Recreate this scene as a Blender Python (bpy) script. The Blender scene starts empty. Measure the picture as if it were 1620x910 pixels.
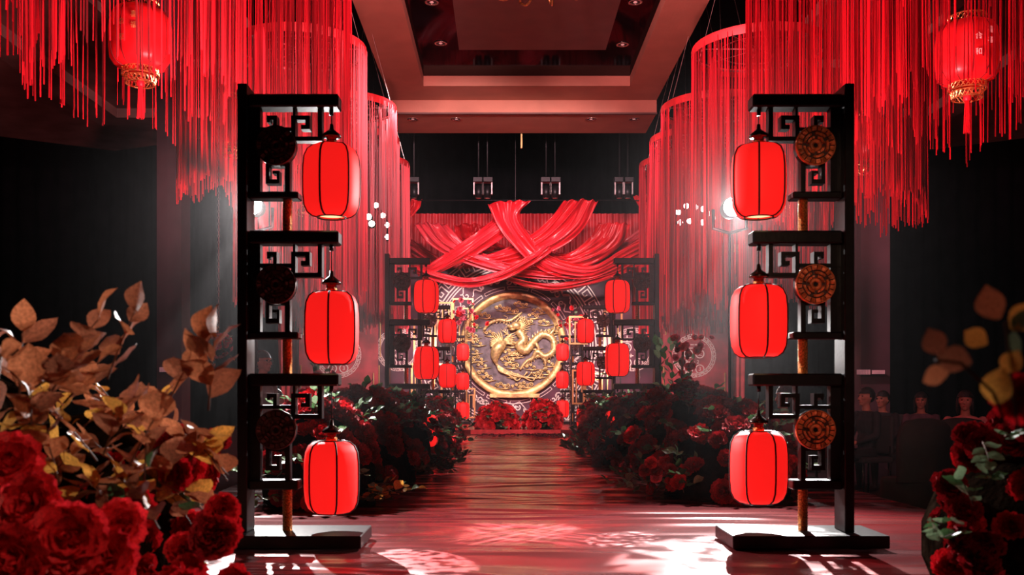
import bpy, bmesh, math, random
from mathutils import Vector, Matrix, noise
random.seed(7)
PI = math.pi
SC = bpy.context.scene
COL = SC.collection

# ------------------------------------------------------------------ camera
cam_d = bpy.data.cameras.new('camera'); cam = bpy.data.objects.new('camera', cam_d)
COL.objects.link(cam); SC.camera = cam
cam.location = (0, 0, 0.8); cam.rotation_euler = (PI / 2, 0, 0)
cam_d.sensor_width = 36; cam_d.lens = 1500 / 1620 * 36
cam_d.shift_x = 15 / 1620; cam_d.shift_y = 165 / 1620
cam_d.clip_end = 200
cam_d.dof.use_dof = True; cam_d.dof.focus_distance = 13; cam_d.dof.aperture_fstop = 5.0
# ------------------------------------------------------------------ world, exposure
w = bpy.data.worlds.new('world'); SC.world = w; w.use_nodes = True
w.node_tree.nodes['Background'].inputs[0].default_value = (0.35, 0.12, 0.13, 1)
w.node_tree.nodes['Background'].inputs[1].default_value = 0.008
SC.view_settings.view_transform = 'Standard'; SC.view_settings.look = 'None'
SC.view_settings.gamma = 1; SC.view_settings.exposure = 0.0
# ------------------------------------------------------------------ lights
def spot(loc, target, energy, color=(1, 1, 1), cone=40, blend=.3, size=.1):
    d = bpy.data.lights.new('spot_light', 'SPOT'); d.energy = energy; d.color = color
    d.spot_size = math.radians(cone); d.spot_blend = blend; d.shadow_soft_size = size
    o = bpy.data.objects.new('spot_light', d); COL.objects.link(o); o.location = loc
    o.rotation_euler = (Vector(target) - Vector(loc)).to_track_quat('-Z', 'Y').to_euler()
    return o
def gobo(o, scale, lo, hi, seed, stretch=(1, 1, 1)):
    """patterned glass in front of a stage lamp"""
    d = o.data; d.use_nodes = True; nt = d.node_tree; N = nt.nodes; L = nt.links; em = N['Emission']
    tc = N.new('ShaderNodeTexCoord'); mp = N.new('ShaderNodeMapping'); mp.inputs['Scale'].default_value = tuple(scale * q for q in stretch); mp.inputs['Location'].default_value = (seed, seed * 2.3, 0)
    mp.inputs['Rotation'].default_value = (0, 0, seed)
    L.new(tc.outputs['Normal'], mp.inputs['Vector']); nz = N.new('ShaderNodeTexNoise'); nz.inputs['Scale'].default_value = 1; nz.inputs['Detail'].default_value = 2.5; nz.inputs['Distortion'].default_value = .6
    L.new(mp.outputs[0], nz.inputs['Vector']); mr = N.new('ShaderNodeMapRange'); mr.inputs[1].default_value = lo; mr.inputs[2].default_value = hi
    L.new(nz.outputs['Fac'], mr.inputs[0]); L.new(mr.outputs[0], em.inputs['Strength']); return o
WHITE = (1, .97, .95); RED = (1, .28, .30); PINK = (1, .45, .5)
# back lights standing behind the first pair of lantern stands
LL, LR = (-2.06, 7.8, 2.36), (1.93, 7.8, 2.36)
spot(LL, (-1.0, 4.2, .6), 1500, WHITE, 88, .5, .03)
spot(LR, (1.3, 4.2, .6), 1700, WHITE, 88, .5, .03)
gobo(spot(LR, (1.16, 4.45, 0), 9000, WHITE, 18, .2, .02), 22, .44, .5, 1.3, (1, 2, 1))
gobo(spot(LL, (-1.5, 4.3, 0), 5000, WHITE, 17, .2, .02), 22, .44, .52, 4.1, (2, 1, 1))
gobo(spot(LL, (.16, 5.45, 0), 16000, WHITE, 10, .5, .015), 40, .5, .6, 2.2, (3, .6, 1))
gobo(spot(LR, (.10, 5.45, 0), 16000, WHITE, 10, .5, .015), 40, .5, .6, 6.6, (3, .6, 1))
gobo(spot(LL, (-.40, 4.55, 0), 20000, WHITE, 6, .2, .01), 55, .44, .5, 3.4, (1, 2.4, 1))
gobo(spot(LR, (.66, 5.2, 0), 14000, WHITE, 6, .2, .01), 75, .55, .6, 9.4, (1, 2, 1))
# unseen spots added beside the far mounds to rim-light flowers and rake the aisle
BL, BR = (-2.5, 13.9, 1.75), (3.0, 13.9, 1.75)
spot(BL, (-1.2, 8.3, .8), 1100, WHITE, 34, .5, .04)
spot(BR, (1.7, 8.3, .8), 1100, WHITE, 34, .5, .04)
gobo(spot(BL, (.0, 9.0, 0), 5000, WHITE, 26, .5, .02), 16, .52, .6, 5.2, (1, 3, 1))
gobo(spot(BR, (.1, 12.0, 0), 6500, WHITE, 30, .5, .02), 16, .52, .6, 7.7, (1, 3, 1))
# wash on the thread curtains, from added unseen spots behind the first stands and overhead
spot((1.0, 5.7, 1.2), (3.6, 9.4, 5.0), 2100, RED, 74, .5, .2)
spot((-.6, 5.7, 1.2), (-2.9, 9.4, 5.0), 2100, RED, 74, .5, .2)
spot((1.6, 1.2, 4.6), (3.9, 8.6, 4.4), 800, RED, 60, .6, .2)
spot((-1.0, 1.2, 4.6), (-2.9, 8.6, 4.4), 450, RED, 60, .6, .2)
spot((.2, 9.5, 5.8), (3.6, 15.5, 3.7), 1900, PINK, 80, .6, .3)
spot((.2, 9.5, 5.8), (-2.9, 15.5, 3.7), 1900, PINK, 80, .6, .3)
# stage wash
spot((-1.6, 14.5, 5.9), (.2, 23, 3.6), 1150, (1, .66, .68), 62, .5, .2)
spot((2.2, 14.5, 5.9), (.4, 23, 3.2), 1150, (1, .66, .68), 62, .5, .2)
spot((.3, 16.2, 5.8), (.27, 24, 2.0), 2600, (1, .85, .82), 42, .5, .2)
# ceiling wash
spot((.4, 8, 2.9), (.4, 19, 6.8), 330, (1, .40, .30), 60, .8, .5)
spot((1.5, 18.1, 1.5), (4.5, 22.6, 1.3), 900, (1, .62, .62), 56, .5, .2)  # this and the next: unseen spots added to brighten the side panels
spot((-.8, 18.1, 1.5), (-3.7, 22.6, 1.3), 900, (1, .62, .62), 56, .5, .2)
spot((.3, 13.6, 5.6), (.3, 18.7, .3), 1000, (1, .85, .85), 14, .5, .1)  # unseen spot added to brighten the stage-edge flowers
# front light on the carved discs of the nearest right stand
spot((.9, 1.2, 2.2), (1.68, 5, 1.35), 120, (1, .62, .42), 26, .5, .1)
# warm side light on the nearest flowers
spot((.9, .2, 2.6), (-1.4, 2.6, .5), 120, (1, .66, .46), 46, .6, .25)
spot((-.4, .2, 2.4), (1.9, 2.8, .5), 30, (1, .6, .45), 40, .6, .25)

# ------------------------------------------------------------------ materials
def pmat(name, color, rough=.5, metal=0., var=.25, scale=8., bump=0., bscale=40., emit=None, estr=0., trans=0., spec=.5, sheen=0., coat=0.):
    m = bpy.data.materials.new(name); m.use_nodes = True
    nt = m.node_tree; N = nt.nodes; L = nt.links
    b = N['Principled BSDF']; b.inputs['Roughness'].default_value = rough; b.inputs['Metallic'].default_value = metal
    b.inputs['Specular IOR Level'].default_value = spec
    if sheen: b.inputs['Sheen Weight'].default_value = sheen
    if coat: b.inputs['Coat Weight'].default_value = coat; b.inputs['Coat Roughness'].default_value = .15
    tc = N.new('ShaderNodeTexCoord'); nz = N.new('ShaderNodeTexNoise'); nz.inputs['Scale'].default_value = scale
    nz.inputs['Detail'].default_value = 3
    if name == 'red_silk_thread':
        mp = N.new('ShaderNodeMapping'); mp.inputs['Scale'].default_value = (1.6, 1.6, .04); L.new(tc.outputs['Object'], mp.inputs['Vector']); L.new(mp.outputs[0], nz.inputs['Vector']); nz.inputs['Detail'].default_value = 6
    else: L.new(tc.outputs['Object'], nz.inputs['Vector'])
    rp = N.new('ShaderNodeValToRGB'); L.new(nz.outputs['Fac'], rp.inputs['Fac'])
    c0 = [max(0, c * (1 - var)) for c in color]; c1 = [min(1, c * (1 + var)) for c in color]
    rp.color_ramp.elements[0].position = .35; rp.color_ramp.elements[1].position = .65
    rp.color_ramp.elements[0].color = (*c0, 1); rp.color_ramp.elements[1].color = (*c1, 1)
    L.new(rp.outputs['Color'], b.inputs['Base Color'])
    if bump:
        n2 = N.new('ShaderNodeTexNoise'); n2.inputs['Scale'].default_value = bscale; n2.inputs['Detail'].default_value = 4
        L.new(tc.outputs['Object'], n2.inputs['Vector'])
        bp = N.new('ShaderNodeBump'); bp.inputs['Strength'].default_value = bump; bp.inputs['Distance'].default_value = .01
        L.new(n2.outputs['Fac'], bp.inputs['Height']); L.new(bp.outputs['Normal'], b.inputs['Normal'])
    if emit:
        b.inputs['Emission Color'].default_value = (*emit, 1); b.inputs['Emission Strength'].default_value = estr
    if trans:
        tr = N.new('ShaderNodeBsdfTranslucent'); mx = N.new('ShaderNodeMixShader'); mx.inputs[0].default_value = trans
        L.new(rp.outputs['Color'], tr.inputs['Color']); L.new(b.outputs[0], mx.inputs[1]); L.new(tr.outputs[0], mx.inputs[2])
        L.new(mx.outputs[0], N['Material Output'].inputs['Surface'])
    return m
M = {}
M['frame'] = pmat('black_lacquered_wood', (.006, .004, .005), .38, var=.3, scale=20, bump=.1, spec=.3)
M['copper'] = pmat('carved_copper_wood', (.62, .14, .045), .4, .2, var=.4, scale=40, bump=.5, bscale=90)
M['copper_shaded'] = pmat('shaded_copper_wood', (.06, .02, .014), .45, .2, var=.4, scale=30, bump=.4)  # copper wood darkened to paint shade on unlit discs and carved gaps
M['gold_rope'] = pmat('gold_sequin_wrap', (.55, .20, .05), .3, .8, var=.6, scale=120, bump=1., bscale=220)
M['lantern'] = pmat('red_lantern_cloth', (.75, .02, .02), .6, emit=(1, .012, .010), estr=.86, var=.08, spec=.3)
M['rib'] = pmat('dark_red_rib', (.045, .003, .004), .6)
M['lantern_glow'] = pmat('lit_lantern_inside', (1, .8, .5), .6, emit=(1, .72, .36), estr=1.3, var=.02)
M['cap'] = pmat('dark_bronze_cap', (.05, .025, .018), .25, .7)
M['cord'] = pmat('black_cord', (.01, .008, .008), .7)
M['thread'] = pmat('red_silk_thread', (.62, .016, .032), .4, var=.7, scale=9, trans=.35, spec=.5)
M['ring_cloth'] = pmat('red_ring_cloth', (.5, .012, .016), .6, var=.15)
M['wire'] = pmat('steel_wire', (.6, .45, .42), .3, .9)
M['palace'] = pmat('translucent_red_gauze', (.75, .02, .03), .35, var=.2, trans=.4, emit=(1, .02, .02), estr=.06)
M['palace_pale'] = pmat('pale_red_gauze_panel', (.78, .12, .14), .3, var=.2, trans=.3, emit=(1, .05, .05), estr=.06)
M['gold'] = pmat('gilded_metal', (.80, .47, .17), .28, .85, var=.35, scale=25, bump=.3, bscale=60)
M['gold_paint'] = pmat('gold_leaf_ring', (.66, .42, .17), .42, .5, var=.5, scale=5, bump=.6, bscale=25)
M['gold_relief'] = pmat('antique_gold_relief', (.80, .57, .25), .38, .5, var=.35, scale=14, bump=.8, bscale=50)
M['relief_base'] = pmat('grey_violet_relief_ground', (.15, .12, .13), .6, .1, var=.45, scale=6, bump=.7, bscale=12)
M['maroon'] = pmat('mottled_maroon_backdrop', (.075, .010, .030), .55, var=.55, scale=1.3)
M['redpanel'] = pmat('mottled_red_panel', (.36, .03, .04), .5, var=.45, scale=2.2)
M['white_line'] = pmat('cream_line_relief', (.85, .68, .62), .5, var=.08)
M['satin'] = pmat('red_satin', (.72, .014, .026), .32, var=.12, scale=2, bump=.1, trans=.08)
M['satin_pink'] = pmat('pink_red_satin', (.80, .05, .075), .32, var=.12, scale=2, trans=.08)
M['pleat'] = pmat('red_pleated_cloth', (.66, .022, .035), .5, var=.2, scale=3)
M['black_cloth'] = pmat('black_drape', (.005, .005, .006), .95, spec=.03, var=.3, scale=2)
M['ceil'] = pmat('salmon_ceiling_plaster', (.48, .19, .125), .7, var=.08, scale=2, bump=.35, bscale=30)
M['ceil_dark'] = pmat('dim_plaster', (.30, .17, .14), .8, var=.2, scale=2)
M['black_gloss'] = pmat('black_mirror_ceiling', (.006, .002, .003), .06, var=.3, spec=.18)
M['black_gloss'].node_tree.nodes['Principled BSDF'].inputs['IOR'].default_value = 1.18
M['coffer'] = pmat('brown_coffer_panel', (.12, .055, .045), .6, var=.1, scale=3)
M['chrome'] = pmat('chrome_trim', (.7, .55, .5), .2, .9)
M['bulb'] = pmat('dim_bulb', (.5, .3, .3), .4, emit=(1, .5, .45), estr=.25)
M['flare'] = pmat('lit_lamp_lens', (1, 1, 1), .4, emit=(1, .96, .93), estr=60)
M['flare_small'] = pmat('lit_led_lens', (1, 1, 1), .4, emit=(1, .90, .84), estr=12)
M['black_metal'] = pmat('black_metal', (.015, .013, .015), .4, .5)
M['grey_metal'] = pmat('grey_metal', (.25, .22, .22), .35, .8)
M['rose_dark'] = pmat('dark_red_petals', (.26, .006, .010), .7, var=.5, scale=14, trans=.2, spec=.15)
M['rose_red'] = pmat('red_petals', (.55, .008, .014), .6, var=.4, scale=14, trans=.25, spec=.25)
M['rose_bright'] = pmat('bright_red_petals', (.78, .02, .03), .5, var=.3, scale=14, trans=.25)
M['rose_pink'] = pmat('pink_petals', (.7, .12, .18), .5, var=.35, scale=14, trans=.25)
M['leaf'] = pmat('green_leaf', (.045, .10, .035), .38, var=.4, scale=12, trans=.3)
M['leaf_pale'] = pmat('pale_grey_green_leaf', (.16, .24, .13), .4, var=.3, scale=12, trans=.3)
M['leaf_copper'] = pmat('copper_leaf', (.42, .13, .055), .45, var=.3, scale=12, trans=.35)
M['leaf_brown'] = pmat('brown_leaf', (.26, .08, .04), .45, var=.3, scale=12, trans=.35)
M['leaf_yellow'] = pmat('amber_leaf', (.62, .28, .05), .45, var=.3, scale=12, trans=.45)
M['stem'] = pmat('brown_stem', (.10, .035, .02), .6)
M['filler'] = pmat('dark_filler', (.010, .006, .004), 1, spec=0, var=.5, scale=20, bump=1)  # near-black lumps added inside the flowers to block the view through them
M['petal_fallen'] = pmat('dark_fallen_petals', (.05, .004, .006), .6)
M['skin'] = pmat('skin', (.50, .24, .16), .5, var=.08)
M['hair'] = pmat('black_hair', (.012, .009, .008), .45, var=.3, scale=60, bump=.6, bscale=120)
M['brown_shirt'] = pmat('taupe_shirt', (.20, .13, .12), .8)
M['dark_suit'] = pmat('dark_jacket', (.018, .016, .02), .8)
M['red_dress'] = pmat('crimson_top', (.42, .02, .06), .7)
M['violet_top'] = pmat('violet_grey_top', (.12, .07, .10), .8)
M['pink_top'] = pmat('pink_blouse', (.55, .22, .20), .7)
M['trousers'] = pmat('black_trousers', (.012, .012, .014), .8)
M['eye'] = pmat('dark_eyes', (.01, .008, .007), .15)
M['glasses'] = pmat('black_glasses', (.01, .01, .01), .2)
M['lip'] = pmat('lips', (.42, .10, .09), .45)
M['dark_cover'] = pmat('charcoal_chair_cloth', (.035, .04, .04), .85, var=.2, scale=4)
M['pillar'] = pmat('plum_pillar', (.075, .035, .045), .7, var=.15, scale=2)
M['sign'] = pmat('pale_pink_plate', (.5, .3, .32), .5, emit=(1, .45, .5), estr=.12)
M['gold_bar'] = pmat('gold_bar', (.85, .55, .22), .3, .6, var=.1)
M['stage_red'] = pmat('red_stage_edge', (.55, .05, .05), .4)

def floor_material():
    m = bpy.data.materials.new('wrinkled_glossy_film'); m.use_nodes = True
    nt = m.node_tree; N = nt.nodes; L = nt.links; b = N['Principled BSDF']
    tc = N.new('ShaderNodeTexCoord'); mp = N.new('ShaderNodeMapping'); mp.inputs['Scale'].default_value = (.32, 1.3, 1)
    mp.inputs['Rotation'].default_value = (0, 0, .3)
    L.new(tc.outputs['Object'], mp.inputs['Vector'])
    nz = N.new('ShaderNodeTexNoise'); nz.inputs['Scale'].default_value = 1.1; nz.inputs['Detail'].default_value = 2
    nz.inputs['Distortion'].default_value = .8; L.new(mp.outputs[0], nz.inputs['Vector'])
    rp = N.new('ShaderNodeValToRGB'); L.new(nz.outputs['Fac'], rp.inputs['Fac'])
    rp.color_ramp.elements[0].position = .35; rp.color_ramp.elements[0].color = (.20, .016, .022, 1)
    rp.color_ramp.elements[1].position = .68; rp.color_ramp.elements[1].color = (.27, .032, .032, 1)
    L.new(rp.outputs[0], b.inputs['Base Color'])
    rr = N.new('ShaderNodeMapRange'); rr.inputs[3].default_value = .10; rr.inputs[4].default_value = .24
    L.new(nz.outputs['Fac'], rr.inputs[0]); L.new(rr.outputs[0], b.inputs['Roughness'])
    wv = N.new('ShaderNodeTexNoise'); wv.inputs['Scale'].default_value = 1.15; wv.inputs['Detail'].default_value = .8
    wv.inputs['Distortion'].default_value = 1.8; L.new(mp.outputs[0], wv.inputs['Vector'])
    bp = N.new('ShaderNodeBump'); bp.inputs['Strength'].default_value = .8; bp.inputs['Distance'].default_value = .17
    L.new(wv.outputs['Fac'], bp.inputs['Height']); L.new(bp.outputs[0], b.inputs['Normal'])
    b.inputs['Coat Weight'].default_value = .35; b.inputs['Coat Roughness'].default_value = .3; L.new(bp.outputs[0], b.inputs['Coat Normal'])
    b.inputs['Metallic'].default_value = .45; b.inputs['Specular IOR Level'].default_value = .6
    return m
M['film'] = floor_material()
M['carpet'] = pmat('dark_hall_carpet', (.012, .010, .011), .9, var=.4, scale=3)

# ------------------------------------------------------------------ helpers
def P(px, py, d): return Vector(((px - 795) / 1500 * d, d, .8 + (620 - py) / 1500 * d))
class MB:
    def __init__(s): s.v = []; s.f = []; s.smooth = []
    def add(s, vs, fs, smooth=False):
        o = len(s.v); s.v.extend([tuple(v) for v in vs]); s.f.extend([tuple(i + o for i in f) for f in fs]); s.smooth.extend([smooth] * len(fs))
    def box(s, x0, x1, y0, y1, z0, z1):
        if x0 > x1: x0, x1 = x1, x0
        s.add([(x0, y0, z0), (x1, y0, z0), (x1, y1, z0), (x0, y1, z0), (x0, y0, z1), (x1, y0, z1), (x1, y1, z1), (x0, y1, z1)],
              [(3, 2, 1, 0), (4, 5, 6, 7), (0, 1, 5, 4), (1, 2, 6, 5), (2, 3, 7, 6), (3, 0, 4, 7)])
    def tube(s, pts, r, n=6, caps=True):
        pts = [Vector(p) for p in pts]; rs = r if isinstance(r, (list, tuple)) else [r] * len(pts)
        vs = []; fs = []; k = len(pts)
        t0 = (pts[1] - pts[0]).normalized()
        u = t0.orthogonal().normalized()
        for i, p in enumerate(pts):
            t = (pts[min(i + 1, k - 1)] - pts[max(i - 1, 0)])
            t = t.normalized() if t.length > 1e-9 else t0
            u = (u - t * u.dot(t)); u = u.normalized() if u.length > 1e-6 else t.orthogonal().normalized()
            w_ = t.cross(u)
            for j in range(n):
                a = 2 * PI * j / n; vs.append(p + (u * math.cos(a) + w_ * math.sin(a)) * rs[i])
        for i in range(k - 1):
            for j in range(n):
                a = i * n + j; b = i * n + (j + 1) % n; fs.append((a, b, b + n, a + n))
        if caps: fs.append(tuple(range(n))[::-1]); fs.append(tuple((k - 1) * n + j for j in range(n)))
        s.add(vs, fs, n > 4)
    def lathe(s, prof, n=24, c=(0, 0, 0), mod=None, smooth=True):
        vs = []; fs = []
        for (r, z) in prof:
            for j in range(n):
                a = 2 * PI * j / n; q = r * (mod(a) if mod else 1)
                vs.append((c[0] + q * math.cos(a), c[1] + q * math.sin(a), c[2] + z))
        for i in range(len(prof) - 1):
            for j in range(n):
                a = i * n + j; b = i * n + (j + 1) % n; fs.append((a, b, b + n, a + n))
        s.add(vs, fs, smooth)
    def ell(s, c, r, nu=12, nv=8):
        prof = [(math.sin(PI * i / nv), -math.cos(PI * i / nv)) for i in range(nv + 1)]
        vs = []; fs = []
        for (q, z) in prof:
            for j in range(nu):
                a = 2 * PI * j / nu; vs.append((c[0] + q * math.cos(a) * r[0], c[1] + q * math.sin(a) * r[1], c[2] + z * r[2]))
        for i in range(nv):
            for j in range(nu):
                a = i * nu + j; b = i * nu + (j + 1) % nu; fs.append((a, b, b + nu, a + nu))
        s.add(vs, fs, True)
    def mesh(s, name, m):
        me = bpy.data.meshes.new(name); me.from_pydata(s.v, [], s.f); me.update()
        me.polygons.foreach_set('use_smooth', s.smooth); me.materials.append(m)
        return me
    def build(s, name, m, parent=None, loc=(0, 0, 0)):
        return link(name, s.mesh(name, m), parent, loc)
def link(name, me, parent=None, loc=(0, 0, 0)):
    o = bpy.data.objects.new(name, me); COL.objects.link(o); o.location = loc
    if parent: o.parent = parent
    return o
def tag(o, label, cat, group=None, kind=None):
    if label: o['label'] = label
    if cat: o['category'] = cat
    if group: o['group'] = group
    if kind: o['kind'] = kind
    return o
def thing(name, label, cat, loc=(0, 0, 0), rz=0, group=None):
    o = bpy.data.objects.new(name, None); COL.objects.link(o); o.location = loc; o.rotation_euler = (0, 0, rz)
    o.empty_display_size = .1
    return tag(o, label, cat, group)
def struct(name, mb, m):
    o = mb.build(name, m); o['kind'] = 'structure'; return o
def bevel(o, w_=.004, seg=1):
    b = o.modifiers.new('bevel', 'BEVEL'); b.width = w_; b.segments = seg; b.limit_method = 'ANGLE'; return o
def copy_tree(o, parent=None):
    c = o.copy(); COL.objects.link(c); c.parent = parent
    for ch in [x for x in CH.get(o.name, [])]: copy_tree(ch, c)
    return c
CH = {}
def reg(root):
    for ch in root.children: CH.setdefault(root.name, []).append(ch); reg(ch)
def bx(x0, x1, y0, y1, z0, z1):
    b = MB(); b.box(x0, x1, y0, y1, z0, z1); return b
def crom(pts, n):
    pts = [Vector(p) for p in pts]; q = [pts[0] * 2 - pts[1]] + pts + [pts[-1] * 2 - pts[-2]]; out = []
    for k in range(n):
        t = k / (n - 1) * (len(pts) - 1); i = min(int(t), len(pts) - 2); t -= i
        a, b, c, d = q[i], q[i + 1], q[i + 2], q[i + 3]
        out.append(.5 * ((2 * b) + (c - a) * t + (2 * a - 5 * b + 4 * c - d) * t * t + (3 * b - a - 3 * c + d) * t ** 3))
    return out
def text_mesh(s, size, m, depth=.004):
    c = bpy.data.curves.new('t', 'FONT'); c.body = s; c.size = size; c.extrude = depth; c.align_x = 'CENTER'; c.align_y = 'CENTER'
    o = bpy.data.objects.new('t', c); COL.objects.link(o); bpy.context.view_layer.update()
    dg = bpy.context.evaluated_depsgraph_get()
    me = bpy.data.meshes.new_from_object(o.evaluated_get(dg)); bpy.data.objects.remove(o)
    me.materials.clear(); me.materials.append(m); me.transform(Matrix.Rotation(PI / 2, 4, 'X')); return me

# ================================================================== SETTING
struct('floor', bx(-18, 18, -4, 28, -.6, -.45), M['carpet'])
# raised aisle
nb = MB()
NX, NY = 40, 150
for i in range(NY + 1):
    for j in range(NX + 1):
        x = -2.3 + 5.2 * j / NX; y = .4 + 17.5 * i / NY
        z = .006 * noise.noise(Vector((x * .7, y * 2.6, 0))) + .004 * noise.noise(Vector((x * 2, y * 5, 3)))
        nb.v.append((x, y, z - .008))
for i in range(NY):
    for j in range(NX):
        a = i * (NX + 1) + j; nb.f.append((a, a + 1, a + NX + 2, a + NX + 1)); nb.smooth.append(True)
ais = struct('floor_aisle', nb, M['film'])
struct('trim_1', bx(-2.3, 2.9, .4, 17.9, -.45, -.03), M['black_metal'])
struct('floor_stage', bx(-5.8, 6.2, 17.9, 25.4, -.45, .08), M['film'])
struct('trim_2', bx(-.6, 1.1, 17.86, 17.9, 0, .084), M['stage_red'])
def drape_wall(x0, y0, x1, y1, z0, z1, pitch, amp):
    b = MB(); L = math.hypot(x1 - x0, y1 - y0); n = int(L / pitch * 6); nx, ny = -(y1 - y0) / L, (x1 - x0) / L
    for i in range(n + 1):
        t = i / n; a = amp * math.sin(2 * PI * i / 6 + noise.noise(Vector((t * L * .4, 0, 5))) * 3)
        for z in (z0, z1): b.v.append((x0 + (x1 - x0) * t + nx * a, y0 + (y1 - y0) * t + ny * a, z))
    for i in range(n): b.f.append((2 * i, 2 * i + 2, 2 * i + 3, 2 * i + 1)); b.smooth.append(True)
    return b
struct('wall_back', drape_wall(-18, 27, 18, 27, -.45, 9, .5, .08), M['black_cloth'])
struct('wall_left', drape_wall(-18, -4, -18, 27, -.45, 9, .5, .08), M['black_cloth'])
struct('wall_right', drape_wall(18, 27, 18, -4, -.45, 9, .5, .08), M['black_cloth'])
struct('wall_front', bx(-18, 18, -4.2, -4, -.45, 9), M['black_cloth'])
struct('ceiling', bx(-18, 18, -4, 28, 8.6, 8.8), M['black_cloth'])
# central coffered soffit
cl = MB(); X0, X1, H0, H1 = -2.3, 3.17, -1.55, 2.5
cl.box(X0, H0, -3, 19.5, 6.8, 7.0); cl.box(H1, X1, -3, 19.5, 6.8, 7.0); cl.box(H0, H1, 18.6, 19.5, 6.8, 7.0)
struct('ceiling_border', cl, M['ceil'])
struct('trim_3', bx(X0, X1, 19.5, 21.0, 6.53, 7.0), M['ceil'])
struct('trim_4', bx(X0, X1, 19.44, 19.5, 6.50, 6.53), M['coffer'])
ho = MB()
ho.box(H0, H1, -3, 18.6, 7.0, 7.05); struct('ceiling_recess', ho, M['black_gloss'])
struct('ceiling_panel', bx(-.78, 1.85, 11.0, 17.0, 6.93, 6.998), M['coffer'])
def downlight(px, py, z, k):
    d = (z - .8) * 1500 / (620 - py); x = (px - 795) / 1500 * d
    t = thing('ceiling_downlight', k, 'light', (x, d, z), 0, 'recessed ceiling spotlights')
    b = MB(); b.lathe([(.085, .0), (.11, -.004), (.115, -.012), (.085, -.016), (.08, 0)], 20); b.build('rim', M['chrome'], t)
    b = MB(); b.lathe([(.001, .0), (.08, 0)], 16, (0, 0, -.002)); b.build('reflector', M['black_metal'], t)
    b = MB(); b.ell((0, 0, -.008), (.035, .035, .012), 10, 6); b.build('bulb', M['bulb'], t)
for px, py, s in ((697, 68, 'left spotlight of the nearer pair in the black ceiling recess'), (985, 70, 'right spotlight of the nearer pair in the black ceiling recess'),
                  (703, 123, 'left spotlight of the farther pair in the black ceiling recess'), (965, 123, 'right spotlight of the farther pair in the black ceiling recess'),
                  (683, 3, 'left spotlight of the recess at the top picture edge'), (1005, 3, 'right spotlight of the recess at the top picture edge')):
    downlight(px, py, 7.0, s)
for px, s in ((653, 'outermost left'), (722, 'inner left'), (935, 'inner right'), (1003, 'outermost right')):
    downlight(px, 188, 6.53, s + ' round spotlight in the salmon ceiling bulkhead')
# outer soffits, dim
for sx, nm in ((-1, 'left'), (1, 'right')):
    off = 0 if sx < 0 else .8
    b = MB()
    xa, xb = sx * 4.3 + off, sx * 14 + off
    vs = [(xa, 6, 6.9), (xb, 6, 6.9), (xb, 21.4, 6.9), (sx * 9.8 + off, 24, 6.9), (xa, 21.5, 6.9)]
    vs2 = [(x, y, 7.1) for x, y, z in vs]
    b.add(vs + vs2, [(0, 1, 2, 3, 4), (5, 6, 7, 8, 9), (0, 1, 6, 5), (1, 2, 7, 6), (2, 3, 8, 7), (3, 4, 9, 8), (4, 0, 5, 9)])
    struct('ceiling_' + nm, b, M['ceil_dark'])
    b = MB(); b.box(sx * 8.3 + off, sx * 8.9 + off, 8, 20.4, 6.7, 6.9); b.box(sx * 4.3 + off, sx * 8.9 + off, 20.4, 21, 6.7, 6.9)
    b.box(sx * 6.3 + off, sx * 6.7 + off, 8, 17.4, 6.75, 6.9); b.box(sx * 4.3 + off, sx * 6.7 + off, 17.4, 17.8, 6.75, 6.9)
    struct('trim_5' if sx < 0 else 'trim_6', b, M['ceil_dark'])
# plum pillars and plates
for px0, px1, d, s in ((248, 287, 14, 'left'), (1362, 1408, 13, 'right')):
    a = P(px0, 600, d); c = P(px1, 600, d)
    struct('wall_pillar_' + s, bx(a.x, c.x, d, d + .4, -.45, 8.6), M['pillar'])
for px0, px1, py, d, s in ((252, 280, 585, 13.9, 'left'), (1356, 1400, 589, 12.9, 'right')):
    a = P(px0, py + 4, d); c = P(px1, py - 4, d)
    t = thing('pillar_plate', 'small pale ribbed plate on the plum pillar at the ' + s, 'plate', (a.x, d, a.z), 0, 'plates on the pillars')
    b = MB(); b.box(0, c.x - a.x, .02, .06, 0, c.z - a.z); b.build('backing', M['pillar'], t)
    b = MB(); n = 9
    for i in range(n): b.box((c.x - a.x) * .5 * i / n, (c.x - a.x) * .5 * (i + .55) / n, 0, .02, .003, c.z - a.z)
    b.box((c.x - a.x) * .55, c.x - a.x, .0, .02, .01, (c.z - a.z) * .9)
    b.build('ribs', M['sign'], t)

# chandelier scrolls at top edge
t = thing('chandelier', 'gilded scrolled chandelier hanging into the top edge of the picture', 'chandelier', (.53, 13.4, 6.62))
b = MB(); b.lathe([(.02, .6), (.03, .2), (.15, .1), (.2, .02), (.1, -.03), (.02, -.05)], 20); b.build('hub', M['gold'], t)
for k in range(12):
    a = 2 * PI * k / 12; pts = []
    for i in range(16):
        q = i / 15; r = .15 + .75 * q; z = .05 + .09 * math.sin(q * 2 * PI) - .02
        pts.append((r * math.cos(a + .3 * q), r * math.sin(a + .3 * q), z))
    e = Vector(pts[-1])
    for i in range(8):
        th = i * .8; pts.append((e.x - (.07 - .006 * i) * math.sin(th) * math.cos(a), e.y - (.07 - .006 * i) * math.sin(th) * math.sin(a), e.z + .07 * (1 - math.cos(th)) * .8))
    b = MB(); b.tube(pts, .018, 6); b.build('arm', M['gold'], t)

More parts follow.
